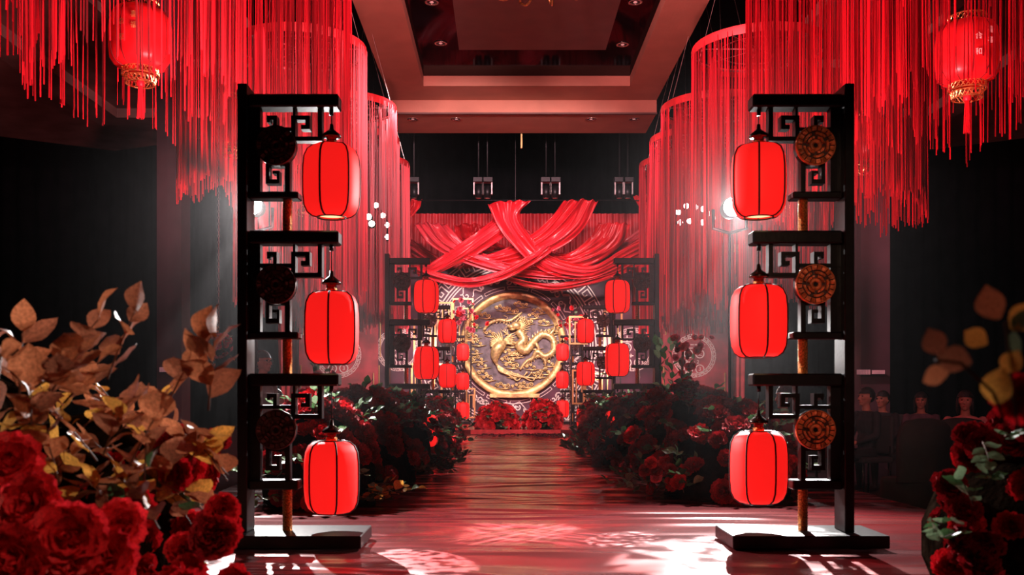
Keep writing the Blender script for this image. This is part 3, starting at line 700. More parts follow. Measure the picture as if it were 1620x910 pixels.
def clouds(b):
    rnd = random.Random(11)
    for (u, v) in ((-.55, .62), (-.2, .78), (.2, .85), (.45, .62), (.68, .48), (-.82, .2), (-.8, -.12), (-.62, -.42), (-.5, -.68), (-.18, -.84), (.3, -.82), (.55, -.62), (.78, -.38), (-.02, -.15), (-.08, -.30), (.0, -.42), (.08, -.2), (.4, -.45), (-.7, -.28), (.86, .3), (-.8, .42), (-.45, .25), (-.72, .05), (.0, .72), (.6, .78), (.3, .5), (.02, -.62), (-.6, -.58), (.15, -.94), (.7, -.55), (-.88, -.3), (.48, -.02), (-.02, .02)):
        if u * u + v * v > .88: u *= .92; v *= .92
        k = 3 if abs(u) > .3 else 4
        for j in range(k):
            uu = u + (j - k / 2) * .075; vv = v + .03 * math.sin(j * 2); r = rnd.uniform(.032, .05) * RR; pts = []
            for i in range(13):
                q = 1 - .8 * i / 12; aa = 3.4 - i * .75; pts.append(D(uu, vv, .03) + Vector((r * q * math.cos(aa), 0, r * q * math.sin(aa))))
            b.tube(pts, .014, 5)
        b.tube([D(u - .16, v - .06, .02), D(u, v - .075, .03), D(u + .17, v - .055, .02)], [.006, .022, .004], 6)
rel('cloud_relief', M['gold_relief'], clouds)

# side panels with double-happiness medallions
def medallion_panel(px0, px1, pyt, d, cx, cz, R, label, outer):
    a = P(px0, 0, d).x; c = P(px1, 0, d).x; zt = P(0, pyt, d).z
    t = thing('medallion_panel', label, 'panel', (a, d, .08 if d > 17.9 else 0), 0, 'side panels with cream fret medallions')
    zb = .08
    bx(0, c - a, 0, .06, 0, zt - zb).build('board', M['redpanel'] if outer else M['maroon'], t)
    U_ = d / 1500; X_ = P(cx, cz, d).x - a; Z_ = P(cx, cz, d).z - zb
    b = MB(); key_ring(b, X_, Z_, (R - 6) * U_, R * U_, 30, 1.1 * U_, .02, 0); b.build('fret_ring', M['white_line'], t)
    b = MB()
    def st(*pts): rib(b, [(X_ + x * U_, Z_ + z * U_) for x, z in pts], 1.5 * U_, .02, 0)
    for ox in (-9, 9):
        st((ox - 8.5, 17.5), (ox + 8.5, 17.5)); st((ox, 22), (ox, 12)); st((ox - 7, 12), (ox + 7, 12))
        st((ox - 8.5, -10), (ox + 10, -10)) if ox < 0 else None
        for cy in (3, -21): rib(b, [(X_ + (ox + 6.5 * math.cos(q)) * U_, Z_ + (cy + 6.5 * math.sin(q)) * U_) for q in [2 * PI * i / 20 - PI / 2 for i in range(21)]], 1.5 * U_, .02, 0)
    b.build('characters', M['white_line'], t)
    for s, ox, oz, sz in (('胡', -9, 3, 8), ('王', 9, 3, 8), ('2', -12, -10, 8), ('0', -3, -10, 8), ('2', 6, -10, 8), ('2', -9, -21, 9), ('3', 9, -21, 9)):
        link('character', text_mesh(s, sz * U_, M['white_line'], .006), t, (X_ + ox * U_, -.012, Z_ + oz * U_))
    b = MB()
    w_ = (c - a)
    for (x, za, zb_) in ((.05, pyt, pyt + 60), (.02, 578, 628), (.94, 590, 638)):
        b.box(w_ * x, w_ * x + 1.6 * U_, -.03, 0, P(0, zb_, d).z - zb, P(0, za, d).z - zb)
    b.build('gilt_bars', M['gold_bar'], t)
    return t
medallion_panel(1047, 1152, 470, 22.6, 1098, 563, 34, 'mottled red side panel with cream medallion right of the second right stand', True)
medallion_panel(473, 598, 470, 22.6, 535, 562, 36, 'mottled red side panel with cream medallion behind the nearest left lanterns', True)
medallion_panel(968, 1040, 505, 23.2, 1001, 553, 34, 'dark panel with cream medallion seen through the second right stand', False)
medallion_panel(598, 660, 505, 23.2, 630, 553, 34, 'dark panel with cream medallion seen through the second left stand', False)

# gilt open frames in front of the backdrop
def gframe(px0, py0, px1, py1, d, label, ch=None, inner=True):
    a = P(px0, py1, d); c = P(px1, py0, d); zb = .08 if d > 17.9 else 0; w_ = c.x - a.x
    t = thing('gilt_frame', label, 'frame', (a.x, d, zb), 0, 'open gilt frames before the backdrop')
    b = MB(); k = .035; z0_, z1_ = a.z - zb, c.z - zb
    b.box(0, k, 0, .04, z0_, z1_); b.box(w_ - k, w_, 0, .04, z0_, z1_); b.box(k, w_ - k, 0, .04, z0_, z0_ + k); b.box(k, w_ - k, 0, .04, z1_ - k, z1_)
    if inner:
        i0, i1 = w_ * .3, w_ * .72; h0, h1 = z0_ + (z1_ - z0_) * .35, z0_ + (z1_ - z0_) * .75
        b.box(i0, i0 + k * .7, .005, .035, z0_ + k, h1); b.box(i0, i1, .005, .035, h1, h1 + k * .7); b.box(i1, i1 + k * .7, .005, .035, h0, h1 + k * .7)
    b.build('bars', M['gold_bar'], t)
    b = MB(); b.box(w_ * .1, w_ * .1 + .03, .01, .04, .0, z0_); b.box(w_ * .85, w_ * .85 + .03, .01, .04, .0, z0_); b.build('legs', M['black_metal'], t)
    return t
for a_ in ((716, 472, 749, 540, 22.0, 'upright gilt frame with blossoms at the left edge of the gold ring'), (737, 614, 752, 662, 21.8, 'narrow gilt frame at the lower left of the gold ring'),
           (692, 478, 716, 530, 20.5, 'small gilt frame behind the upper lantern of the third left stand'), (654, 505, 690, 560, 19.0, 'gilt frame seen through the second left stand, upper one'), (650, 575, 700, 632, 19.2, 'gilt frame seen through the second left stand, lower one'),
           (900, 500, 930, 545, 20.5, 'small gilt frame right of the blossoms on the right'), (925, 590, 962, 635, 19.2, 'gilt frame with fret bars below the lower third right lantern'), (955, 492, 985, 560, 19.0, 'gilt frame seen through the second right stand, upper one'),
           (905, 585, 925, 640, 19.6, 'narrow gilt frame beside the farthest right stand')):
    gframe(*a_)

# pleated curtain
def pleated(x0, x1, y, z0, z1, pitch, amp, seed=0):
    b = MB(); n = int((x1 - x0) / pitch * 5); rz = 14
    for i in range(n + 1):
        x = x0 + (x1 - x0) * i / n
        for j in range(rz + 1):
            f = j / rz; am = amp * (.6 + .4 * f)
            b.v.append((x + .03 * noise.noise(Vector((x * 2, f * 2, seed))), y + am * math.sin(2 * PI * x / pitch + 2.5 * noise.noise(Vector((x * 1.2, f * .7, seed)))), z1 + (z0 - z1) * f))
    for i in range(n):
        for j in range(rz):
            a = i * (rz + 1) + j; b.f.append((a, a + 1, a + rz + 2, a + rz + 1)); b.smooth.append(True)
    return b
tag(pleated(P(640, 0, 24.6).x, P(1025, 0, 24.6).x, 24.6, .08, P(0, 338, 24.6).z, .16, .045).build('pleated_curtain', M['pleat']), 'red pleated curtain behind the swags above the stage backdrop', 'curtain')
tag(pleated(P(1150, 0, 22.9).x, P(1178, 0, 22.9).x, 22.9, .08, P(0, 430, 22.9).z, .14, .04, 3).build('side_curtain', M['pleat']), 'narrow red curtain right of the right medallion panel', 'curtain')
tag(pleated(P(440, 0, 22.9).x, P(472, 0, 22.9).x, 22.9, .08, P(0, 430, 22.9).z, .14, .04, 4).build('side_curtain', M['pleat']), 'narrow red curtain left of the left medallion panel', 'curtain')

# swags
def swag(eu, el, d0, d1, label, m, folds=5, amp=.07, seed=0):
    N_ = 60; K = 60; A = crom([(x, y, 0) for x, y in eu], N_); B_ = crom([(x, y, 0) for x, y in el], N_)
    b = MB()
    for i in range(N_):
        d = d0 + (d1 - d0) * i / (N_ - 1)
        pa = P(A[i].x, A[i].y, d); pb = P(B_[i].x, B_[i].y, d)
        for j in range(K + 1):
            f = j / K; p = pa.lerp(pb, f); ph = folds * .6 * 2 * PI * f + 3.5 * noise.noise(Vector((i * .035, f * 2.2, seed)))
            o = amp * 1.2 * math.sin(ph) * (.6 + .8 * noise.noise(Vector((i * .08, f * 2, seed + 7)))) + .10 * noise.noise(Vector((i * .07, f * 7, seed + 2))) + .04 * noise.noise(Vector((i * .1, f * 16, seed + 4))); o -= .16 * math.sin(PI * f)
            b.v.append((p.x, p.y + o, p.z + .02 * math.cos(ph)))
    for i in range(N_ - 1):
        for j in range(K):
            a = i * (K + 1) + j; b.f.append((a, a + 1, a + K + 2, a + K + 1)); b.smooth.append(True)
    o = b.build('satin_swag', m); tag(o, label, 'drape', 'crossing satin swags above the stage')
    s = o.modifiers.new('solid', 'SOLIDIFY'); s.thickness = .006
    return o
swag([(841, 318), (822, 340), (838, 372), (862, 400), (892, 415), (940, 420), (985, 395), (1045, 366)], [(772, 322), (790, 360), (813, 389), (841, 417), (881, 437), (933, 441), (985, 420), (1045, 388)], 22.0, 22.6, 'long satin swag falling from the centre-left rig point and sweeping to the right', M['satin'], 6)
swag([(893, 318), (872, 345), (842, 372), (800, 392), (765, 404), (735, 413)], [(946, 318), (922, 362), (882, 393), (830, 413), (785, 421), (735, 420)], 22.0, 22.9, 'broad satin swag falling from the centre-right rig point to the left', M['satin'], 6, seed=4)
swag([(800, 335), (775, 352), (742, 377), (712, 397), (680, 418), (655, 432)], [(822, 350), (800, 372), (765, 395), (735, 412), (700, 430), (668, 441)], 22.3, 22.8, 'orange-red satin swag running down left from the centre', M['satin'], 4, seed=5)
swag([(655, 422), (700, 434), (745, 441), (790, 430), (835, 406), (862, 388)], [(655, 432), (690, 447), (745, 455), (800, 444), (845, 420), (875, 398)], 22.2, 22.0, 'lowest satin swag hanging over the top of the backdrop on the left', M['satin'], 3, seed=6)
swag([(705, 355), (740, 390), (790, 410), (850, 424), (925, 430)], [(655, 354), (678, 385), (725, 412), (790, 433), (865, 443), (925, 440)], 22.9, 22.5, 'pink satin swag from the left bunch sweeping to the right', M['satin_pink'], 6, seed=7)
swag([(947, 354), (932, 378), (907, 398), (882, 404), (855, 390)], [(998, 354), (985, 385), (952, 410), (915, 422), (878, 418), (845, 402)], 22.8, 23.0, 'satin swag from the right bunch curving down to the centre', M['satin'], 6, seed=8)
swag([(718, 356), (722, 372), (745, 392), (775, 400)], [(775, 356), (768, 368), (775, 380), (800, 392)], 24.4, 24.5, 'small satin swag bunched left of the centre crossing', M['satin'], 5, seed=9)
swag([(1045, 340), (1000, 372), (960, 398), (905, 418), (850, 428)], [(1045, 372), (1005, 396), (965, 418), (910, 436), (850, 442)], 24.3, 24.6, 'pale pink swag of strands rising to the right threads', M['satin_pink'], 7, seed=10)
swag([(818, 358), (840, 368), (868, 392), (900, 402), (940, 400)], [(800, 360), (822, 385), (855, 408), (900, 416), (945, 414)], 24.4, 24.6, 'pink swag behind the centre crossing', M['satin_pink'], 5, seed=11)
swag([(650, 380), (680, 398), (720, 420), (760, 437), (820, 446)], [(650, 400), (680, 420), (720, 440), (770, 450), (820, 452)], 24.4, 24.5, 'low pink swag starting at the top of the second left stand', M['satin_pink'], 4, seed=12)
swag([(800, 437), (840, 446), (880, 449), (920, 443), (975, 425), (1010, 405)], [(800, 443), (840, 455), (885, 460), (930, 452), (980, 437), (1012, 420)], 22.6, 22.6, 'thin satin swag lying lowest across the right of the backdrop top', M['satin'], 3, seed=13)
swag([(668, 316), (664, 330), (650, 345), (640, 352)], [(630, 322), (630, 335), (630, 350), (630, 372)], 22.1, 22.2, 'short satin swag at the left end of the rig bar', M['satin'], 4, seed=14)
swag([(1002, 312), (1010, 328), (1020, 345), (1030, 358)], [(1022, 308), (1028, 320), (1034, 335), (1040, 350)], 22.1, 22.2, 'short satin swag at the right end of the rig bar', M['satin'], 3, seed=15)

# ================================================================== FLOWERS
def petal(b, base, dirv, up, L_, W_, curl_, cup):
    side = dirv.cross(up).normalized(); vs = []; nu, nv = 4, 4
    for i in range(nv + 1):
        v = i / nv; wv = W_ * math.sin(PI * (.12 + .70 * v)) ** .8
        for j in range(nu + 1):
            u = j / nu * 2 - 1
            p = base + dirv * (L_ * v) + side * (wv * u) + up * (cup * (u * u) * W_ + curl_ * L_ * (v ** 2) + .11 * L_ * math.sin(7 * u + 5 * v + L_ * 40) * v)
            vs.append(p)
    fs = []
    for i in range(nv):
        for j in range(nu):
            a = i * (nu + 1) + j; fs.append((a, a + 1, a + nu + 2, a + nu + 1))
    b.add(vs, fs, True)
def rose_mesh(m, seed, ruffle=0.):
    rnd = random.Random(seed); b = MB()
    for (n, tilt, L_, W_, cu) in ((3, .12, .55, .25, -.25), (5, .35, .65, .34, -.2), (6, .65, .75, .40, -.05), (7, .98, .85, .44, -.02), (8, 1.3, .95, .46, -.12)):
        for k in range(n):
            a = 2 * PI * (k + rnd.uniform(-.15, .15)) / n + tilt * 3; tl = tilt + rnd.uniform(-.1, .1) + ruffle * rnd.uniform(-.4, .4)
            out = Vector((math.cos(a), math.sin(a), 0)); dirv = (out * math.sin(tl) + Vector((0, 0, 1)) * math.cos(tl)).normalized(); up = (Vector((0, 0, 1)) * math.sin(tl) - out * math.cos(tl)).normalized()
            petal(b, Vector((0, 0, -.25)) + out * .06, dirv, up, L_, W_, cu * -1 * rnd.uniform(.5, 1.3), .35)
    b.ell((0, 0, -.3), (.18, .18, .14), 8, 5)
    return b.mesh('rose', m)
def leaf_mesh(m, wide=.33, bend=.2):
    b = MB(); n = 7; vs = []; fs = []
    for i in range(n + 1):
        v = i / n; w_ = wide * math.sin(PI * min(1, .03 + .97 * v) ** .85); z = bend * math.sin(v * 2.4) - .05
        for u in (-1, -.5, 0, .5, 1): vs.append((w_ * u, v, z + .10 * abs(u) * w_ / wide + .02 * math.sin(12 * v + u)))
    for i in range(n):
        for j in range(4): a = i * 5 + j; fs.append((a, a + 1, a + 6, a + 5))
    b.add(vs, fs, True); return b.mesh('leaf', m)
ROSE = {k: [rose_mesh(M[k], s, .35 if s % 2 else .75) for s in range(3)] for k in ('rose_dark', 'rose_red', 'rose_bright', 'rose_pink')}
LEAF = {k: [leaf_mesh(M[k], .30, .18), leaf_mesh(M[k], .36, -.15)] for k in ('leaf', 'leaf_pale', 'leaf_copper', 'leaf_brown', 'leaf_yellow')}
for k in ('leaf_copper', 'leaf_brown', 'leaf_yellow'): LEAF[k] = [leaf_mesh(M[k], .42, .16), leaf_mesh(M[k], .36, -.12), leaf_mesh(M[k], .46, .1)]
def orient(o, d, roll=0):
    o.rotation_mode = 'QUATERNION'; o.rotation_quaternion = Vector(d).normalized().to_track_quat('Z', 'Y') @ Matrix.Rotation(roll, 4, 'Z').to_quaternion()
def orient_leaf(o, d, roll):
    o.rotation_mode = 'QUATERNION'; o.rotation_quaternion = Vector(d).normalized().to_track_quat('Y', 'Z') @ Matrix.Rotation(roll, 4, 'Y').to_quaternion()
def sprig(t, base, dirv, length, nleaf, lsize, kinds, rnd, droop=.3, thick=.003):
    dirv = Vector(dirv).normalized(); pts = []
    for i in range(8):
        f = i / 7; pts.append(Vector(base) + dirv * length * f + Vector((0, 0, -droop * length * f * f)))
    b = MB(); b.tube(pts, [thick * (1.2 - .8 * i / 7) for i in range(8)], 5); st = b.build('stem', M['stem'], t)
    sd = dirv.cross(Vector((0, 0, 1))); sd = sd.normalized() if sd.length > .1 else Vector((1, 0, 0))
    for k in range(nleaf):
        f = .18 + .82 * k / max(1, nleaf - 1); i = min(6, int(f * 7)); p = pts[i].lerp(pts[i + 1], f * 7 - i)
        s = 1 if k % 2 else -1
        if k == nleaf - 1: s = 0
        kd = rnd.choice(kinds); o = link('leaf', rnd.choice(LEAF[kd]), t if False else st, p)
        dv = (pts[i + 1] - pts[i]).normalized() * .6 + sd * s * rnd.uniform(.6, 1) + Vector((0, 0, rnd.uniform(-.2, .5)))
        sz = lsize * rnd.uniform(.7, 1.15); o.scale = (sz, sz, sz); orient_leaf(o, dv, rnd.uniform(-.9, .9))
def mound(label, c, rx, ry, h, nr, ns, rk, lk, rs=.06, ls=.07, seed=0, group='red flower mounds lining the aisle', name='flower_arrangement', zmin=0., sl=.3, nl=7, droop=.4):
    rnd = random.Random(seed); t = thing(name, label, 'flowers', c, 0, group)
    b = MB(); nu, nv = 18, 8; vs = []; fs = []
    for i in range(nv + 1):
        el = PI / 2 * i / nv
        for j in range(nu):
            a = 2 * PI * j / nu; q = .80 + .14 * noise.noise(Vector((math.cos(a) * 2, math.sin(a) * 2, el * 2 + seed)))
            vs.append((rx * q * math.cos(a) * math.cos(el), ry * q * math.sin(a) * math.cos(el), max(0, h * q * math.sin(el))))
    for i in range(nv):
        for j in range(nu): a = i * nu + j; b_ = i * nu + (j + 1) % nu; fs.append((a, b_, b_ + nu, a + nu))
    b.add(vs, fs, True); b.build('dark_core', M['filler'], t)
    def surf(k=1.):
        a = rnd.uniform(0, 2 * PI) if rnd.random() < .35 else rnd.uniform(PI, 2 * PI); s = rnd.random() ** .8; el = s * PI / 2 * .98
        p = Vector((rx * math.cos(a) * math.cos(el), ry * math.sin(a) * math.cos(el), h * math.sin(el)))
        n = Vector((p.x / rx ** 2, p.y / ry ** 2, p.z / h ** 2)).normalized(); return p * k, n
    for i in range(nr):
        p, n = surf(rnd.uniform(.88, 1.05)); p.z = max(p.z, rs * .6); sz = rs * rnd.uniform(.75, 1.25)
        o = link('rose', rnd.choice(ROSE[rnd.choice(rk)]), t, p); o.scale = (sz, sz, sz)
        orient(o, n + Vector((rnd.uniform(-.4, .4), rnd.uniform(-.5, .2), rnd.uniform(-.2, .4))), rnd.uniform(0, 6))
    for i in range(ns):
        p, n = surf(.85); p.z = max(p.z, .03); d = n + Vector((rnd.uniform(-.5, .5), rnd.uniform(-.5, .3), rnd.uniform(-.1, .5)))
        if p.z < .2 * h: d.z = abs(d.z) * .3
        sprig(t, p, d, sl * rnd.uniform(.7, 1.2), nl, ls, lk, rnd, droop if p.z > .2 else .1)
    return t
RK = ['rose_dark', 'rose_dark', 'rose_red']; GK = ['leaf', 'leaf_pale']
LM = [(-1.35, 7.0, .52, .6, .74, 'first'), (-1.22, 8.4, .55, .7, .80, 'second'), (-1.12, 10.0, .5, .75, .76, 'third'), (-1.08, 12.3, .5, .9, .70, 'fourth'), (-1.1, 14.9, .5, 1.1, .66, 'fifth')]
RM = [(1.75, 7.4, .62, .65, .70, 'first'), (1.72, 8.9, .62, .7, .84, 'second'), (1.55, 10.6, .55, .75, .74, 'third'), (1.58, 12.6, .55, .8, .70, 'fourth'), (1.55, 15.0, .5, 1.1, .66, 'fifth')]
for i, (x, y, rx, ry, h, nm) in enumerate(LM):
    mound('%s dark red rose mound from the front along the left edge of the aisle' % nm, (x, y, 0), rx, ry, h, 75, 25, RK, GK, .085 + .003 * i, .075 + .005 * i, 10 + i)
for i, (x, y, rx, ry, h, nm) in enumerate(RM):
    mound('%s dark red rose mound from the front along the right edge of the aisle' % nm, (x, y, 0), rx, ry, h, 75, 25, RK, GK, .085 + .003 * i, .075 + .005 * i, 30 + i)
# tall blossom spray on the right
t = thing('tall_blossom_spray', 'tall upright spray of orange and red blossoms before the right medallion', 'flowers', (1.72, 9.3, 0)); rnd = random.Random(5)
for k in range(5):
    sprig(t, (rnd.uniform(-.1, .1), 0, .7), (rnd.uniform(-.35, .5), -.1, 1), .6, 8, .10, ['leaf', 'leaf_pale'], rnd, .05)
for k in range(26):
    f = rnd.random(); o = link('rose', rnd.choice(ROSE[rnd.choice(['rose_red', 'rose_bright', 'rose_pink', 'rose_dark'])]), t, (.02 + .34 * f * rnd.uniform(-.3, 1), rnd.uniform(-.12, .08), .78 + .58 * f)); s = rnd.uniform(.03, .05); o.scale = (s,) * 3
    orient(o, (rnd.uniform(-1, 1), -1, rnd.uniform(-.3, 1)), 0)
b = MB(); b.tube([(0, 0, .02), (.02, 0, .5), (.05, 0, 1.2)], .012, 6); b.build('stem', M['stem'], t)
# tall sprig on the left behind the lowest lantern
t = thing('tall_blossom_spray', 'slim leafy spray standing behind the lowest nearest left lantern', 'flowers', (-1.45, 7.6, 0)); rnd = random.Random(6)
for k in range(5): sprig(t, (0, 0, .65), (rnd.uniform(-.3, .35), -.05, 1), .5, 8, .07, ['leaf_pale', 'leaf'], rnd, .05)
for k in range(9):
    o = link('rose', rnd.choice(ROSE['rose_pink' if k % 2 else 'rose_dark']), t, (rnd.uniform(-.22, .15), -.05, .72 + .07 * (k % 4))); o.scale = (.045,) * 3; orient(o, (rnd.uniform(-1, 1), -1, .5), 0)
b = MB(); b.tube([(0, 0, .02), (0, 0, .8)], .012, 6); b.build('stem', M['stem'], t)
# bright red stage-front arrangements
for (px, d, rx, h, nm, s) in ((786, 18.6, .44, .46, 'left', 51), (858, 18.6, .38, .52, 'right', 52)):
    x = P(px, 0, d).x
    mound('bright red flower cluster on the stage edge, %s of the two' % nm, (x, d, .08), rx, .3, h, 130, 22, ['rose_bright', 'rose_bright', 'rose_red'], ['leaf', 'leaf_pale'], .095, .07, s, 'bright red flowers along the stage edge', sl=.2)
# pink clusters on gilt frames
for (px, py, d, n, nm, s) in ((735, 500, 21.7, 34, 'small pink and orange blossom cluster on the gilt frame left of the gold ring', 61), (902, 507, 20.9, 24, 'small pink blossom cluster at the right edge of the gold ring', 62)):
    p = P(px, py, d); t = thing('blossom_cluster', nm, 'flowers', p, 0, 'blossom clusters beside the gold ring'); rnd = random.Random(s)
    for k in range(n):
        o = link('rose', rnd.choice(ROSE[rnd.choice(['rose_pink', 'rose_bright', 'rose_pink'])]), t, (rnd.gauss(0, .20), rnd.uniform(-.1, .05), rnd.gauss(0, .17))); sz = rnd.uniform(.035, .07); o.scale = (sz,) * 3; orient(o, (rnd.uniform(-1, 1), -1, rnd.uniform(-.5, 1)), 0)
    for k in range(5): sprig(t, (0, 0, 0), (rnd.uniform(-1, 1), -.3, rnd.uniform(-.8, 1)), .4, 6, .08, ['leaf', 'leaf_pale'], rnd, .1)
    b = MB(); b.tube([(0, .06, 0), (0, .06, .09 - p.z)], .012, 6); b.build('stem', M['stem'], t)
# hanging blossom ball on the left
p = P(346, 545, 9.2); t = thing('hanging_blossom_ball', 'pink blossom ball hanging on a chain left of the nearest left stand', 'flowers', p); rnd = random.Random(9)
b = MB(); b.ell((0, 0, 0), (.10, .10, .11), 12, 8); b.build('dark_core', M['filler'], t)
for k in range(40):
    v = Vector((rnd.gauss(0, 1), rnd.gauss(0, 1), rnd.gauss(0, 1))).normalized(); o = link('rose', rnd.choice(ROSE['rose_pink' if k % 3 else 'rose_red']), t, v * .125); s = rnd.uniform(.022, .036); o.scale = (s,) * 3; orient(o, v, 0)
for k in range(9):
    v = Vector((rnd.gauss(0, 1), rnd.gauss(0, 1), rnd.gauss(0, .8))).normalized(); sprig(t, v * .1, v, .11, 4, .04, ['leaf', 'leaf_pale', 'leaf_yellow'], rnd, .1, .002)
b = MB()
for k in range(90):
    z = .12 + k * .03
    if p.z + z > 5.4: break
    b.tube([(.007 * math.cos(2 * PI * j / 6) * (1 if k % 2 else 0), .007 * math.cos(2 * PI * j / 6) * (0 if k % 2 else 1), z + .018 * math.sin(2 * PI * j / 6)) for j in range(7)], .002, 3, False)
b.tube([(0, 0, z), (0, 0, 8.55 - p.z)], .002, 4)
b.build('chain', M['wire'], t)
# fallen petals
b = MB(); rnd = random.Random(12)
for k in range(240):
    x = rnd.gauss(.95, .32) if rnd.random() < .55 else rnd.uniform(-.4, 1.2); y = 17.6 - abs(rnd.gauss(0, .55)) - (.0); c = Vector((x, y, .012 + rnd.uniform(0, .02))); a = rnd.uniform(0, 6); r = rnd.uniform(.02, .045)
    b.add([c + Vector((r * math.cos(a + q), r * .7 * math.sin(a + q), .012 * math.sin(q * 2))) for q in (0, 1.05, 2.1, 3.15, 4.2, 5.25)], [(0, 1, 2, 3, 4, 5)])
tag(b.build('fallen_petals', M['petal_fallen']), 'dark petals scattered on the floor before the red stage edge', 'petals', kind='stuff')

# foreground arrangements: roses and big copper leaves
def fore(label, items, c, group, core, name='flower_arrangement'):
    t = thing(name, label, 'flowers', c, 0, group); c = Vector(c)
    if core:
        b = MB(); 
        for (cc, rr) in core: b.ell(Vector(cc) - c, rr, 14, 9)
        b.build('dark_core', M['filler'], t)
    return t, c
rnd = random.Random(21)
def interp(x, tab):
    for (x0, y0), (x1, y1) in zip(tab[:-1], tab[1:]):
        if x <= x1: return y0 + (y1 - y0) * (x - x0) / (x1 - x0)
    return tab[-1][1]
tl, cl_ = fore('large foreground arrangement of copper leaves and red roses at the left', None, (-1.35, 2.75, 0), 'foreground arrangements beside the camera',
               [((-1.32, 2.75, .34), (.42, .45, .34)), ((-1.25, 2.9, .48), (.22, .3, .26)), ((-1.5, 2.6, .6), (.28, .3, .26))])
rt = [(0, 700), (100, 715), (200, 690), (300, 700), (390, 790)]
n = 0
for k in range(400):
    px = rnd.uniform(-40, 385); py = rnd.uniform(640, 960)
    if py < interp(px, rt): continue
    f = (py - 640) / 300.; d = 2.9 - .5 * f + rnd.uniform(-.25, .25)
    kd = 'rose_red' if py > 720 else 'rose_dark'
    p = P(px, py, d) - cl_
    if p.z + cl_.z < .04: continue
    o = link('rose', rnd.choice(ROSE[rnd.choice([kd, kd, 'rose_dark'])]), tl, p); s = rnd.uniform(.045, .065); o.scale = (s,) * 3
    orient(o, (rnd.uniform(-.6, .8), -1.1, rnd.uniform(-.1, .9)), rnd.uniform(0, 6)); n += 1
    if n > 72: break
for px, py, d, s, kd in ((216, 803, 2.35, .058, 'rose_red'), (352, 838, 2.6, .062, 'rose_red'), (45, 800, 1.95, .075, 'rose_bright'), (110, 850, 1.9, .08, 'rose_bright'), (165, 880, 1.95, .075, 'rose_bright'), (15, 730, 2.0, .07, 'rose_bright'), (190, 830, 2.0, .06, 'rose_bright'), (20, 890, 1.85, .08, 'rose_bright'),
                        (85, 905, 1.9, .08, 'rose_bright'), (300, 740, 2.7, .05, 'rose_red'), (265, 690, 2.8, .05, 'rose_dark'), (340, 700, 2.9, .05, 'rose_dark')):
    o = link('rose', rnd.choice(ROSE[kd]), tl, P(px, py, d) - cl_); o.scale = (s,) * 3; orient(o, (rnd.uniform(-.2, .5), -1, rnd.uniform(.1, .6)), rnd.uniform(0, 6))
lt = [(-20, 500), (60, 530), (130, 530), (215, 580), (280, 640), (335, 620), (345, 670), (350, 780)]
for k in range(58):
    px = rnd.uniform(-20, 345); top = interp(px, lt); py = rnd.uniform(top + 55, 800); d = rnd.uniform(2.1, 2.9)
    p = P(px, py, d) - cl_; dv = Vector((rnd.uniform(-.6, .9), rnd.uniform(-.5, .1), rnd.uniform(.2, 1)))
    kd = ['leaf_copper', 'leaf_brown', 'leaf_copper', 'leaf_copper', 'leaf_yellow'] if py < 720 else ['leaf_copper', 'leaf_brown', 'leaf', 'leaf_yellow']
    sprig(tl, p - dv.normalized() * .08, dv, .17, 5, .086, kd, rnd, .15, .0022)
for px, py, dx, dy in ((85, 600, .7, 60), (30, 640, .1, 70), (265, 640, .5, 60), (170, 600, .4, 60), (330, 650, .1, 60)):
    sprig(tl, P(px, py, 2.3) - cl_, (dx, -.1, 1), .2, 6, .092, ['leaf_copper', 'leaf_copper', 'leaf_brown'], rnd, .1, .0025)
# leaves low on floor
tf, cf = fore('low green foliage lying on the floor at the foot of the nearest left stand', None, (-1.3, 4.1, 0), 'foliage at the foot of the stands', [])
for k in range(9): sprig(tf, (rnd.uniform(-.4, .15), rnd.uniform(-.3, .2), .03), (rnd.uniform(-.6, 1), rnd.uniform(-1, .3), .15), .28, 7, .075, ['leaf'], rnd, .02)
tf, cf = fore('low pale green foliage at the aisle side of the first right rose mound', None, (1.12, 7.15, 0), 'foliage at the foot of the stands', [])
for k in range(14): sprig(tf, (rnd.uniform(-.1, .35), rnd.uniform(-.2, .2), .05), (rnd.uniform(-1, .6), rnd.uniform(-1, .3), rnd.uniform(.1, .9)), .3, 7, .09, ['leaf', 'leaf_pale'], rnd, .1)
for k in range(6):
    o = link('rose', ROSE[rnd.choice(['rose_red', 'rose_pink', 'rose_dark'])][k % 3], tf, (rnd.uniform(-.1, .3), -.15, rnd.uniform(.08, .35))); o.scale = (.05,) * 3; orient(o, (-.3, -1, .5), 0)
tf, cf = fore('green and yellow foliage spilling onto the aisle from the first left mound', None, (-.85, 6.9, 0), 'foliage at the foot of the stands', [])
for k in range(10): sprig(tf, (rnd.uniform(-.3, .1), rnd.uniform(-.2, .2), .04), (rnd.uniform(-.3, 1), rnd.uniform(-1, .3), rnd.uniform(.1, .6)), .28, 7, .08, ['leaf', 'leaf_pale', 'leaf_yellow'], rnd, .1)
tf, cf = fore('green foliage spilling onto the aisle from the third left mound', None, (-.6, 9.4, 0), 'foliage at the foot of the stands', [])
for k in range(10): sprig(tf, (rnd.uniform(-.3, .1), rnd.uniform(-.2, .2), .04), (rnd.uniform(-.3, 1), rnd.uniform(-1, .3), rnd.uniform(.1, .6)), .3, 7, .1, ['leaf', 'leaf_pale'], rnd, .1)
tf, cf = fore('pale foliage spilling onto the aisle from the third right mound', None, (1.05, 11.3, 0), 'foliage at the foot of the stands', [])
for k in range(10): sprig(tf, (rnd.uniform(-.1, .3), rnd.uniform(-.2, .2), .04), (rnd.uniform(-1, .3), rnd.uniform(-1, .3), rnd.uniform(.1, .9)), .35, 7, .1, ['leaf', 'leaf_pale'], rnd, .1)
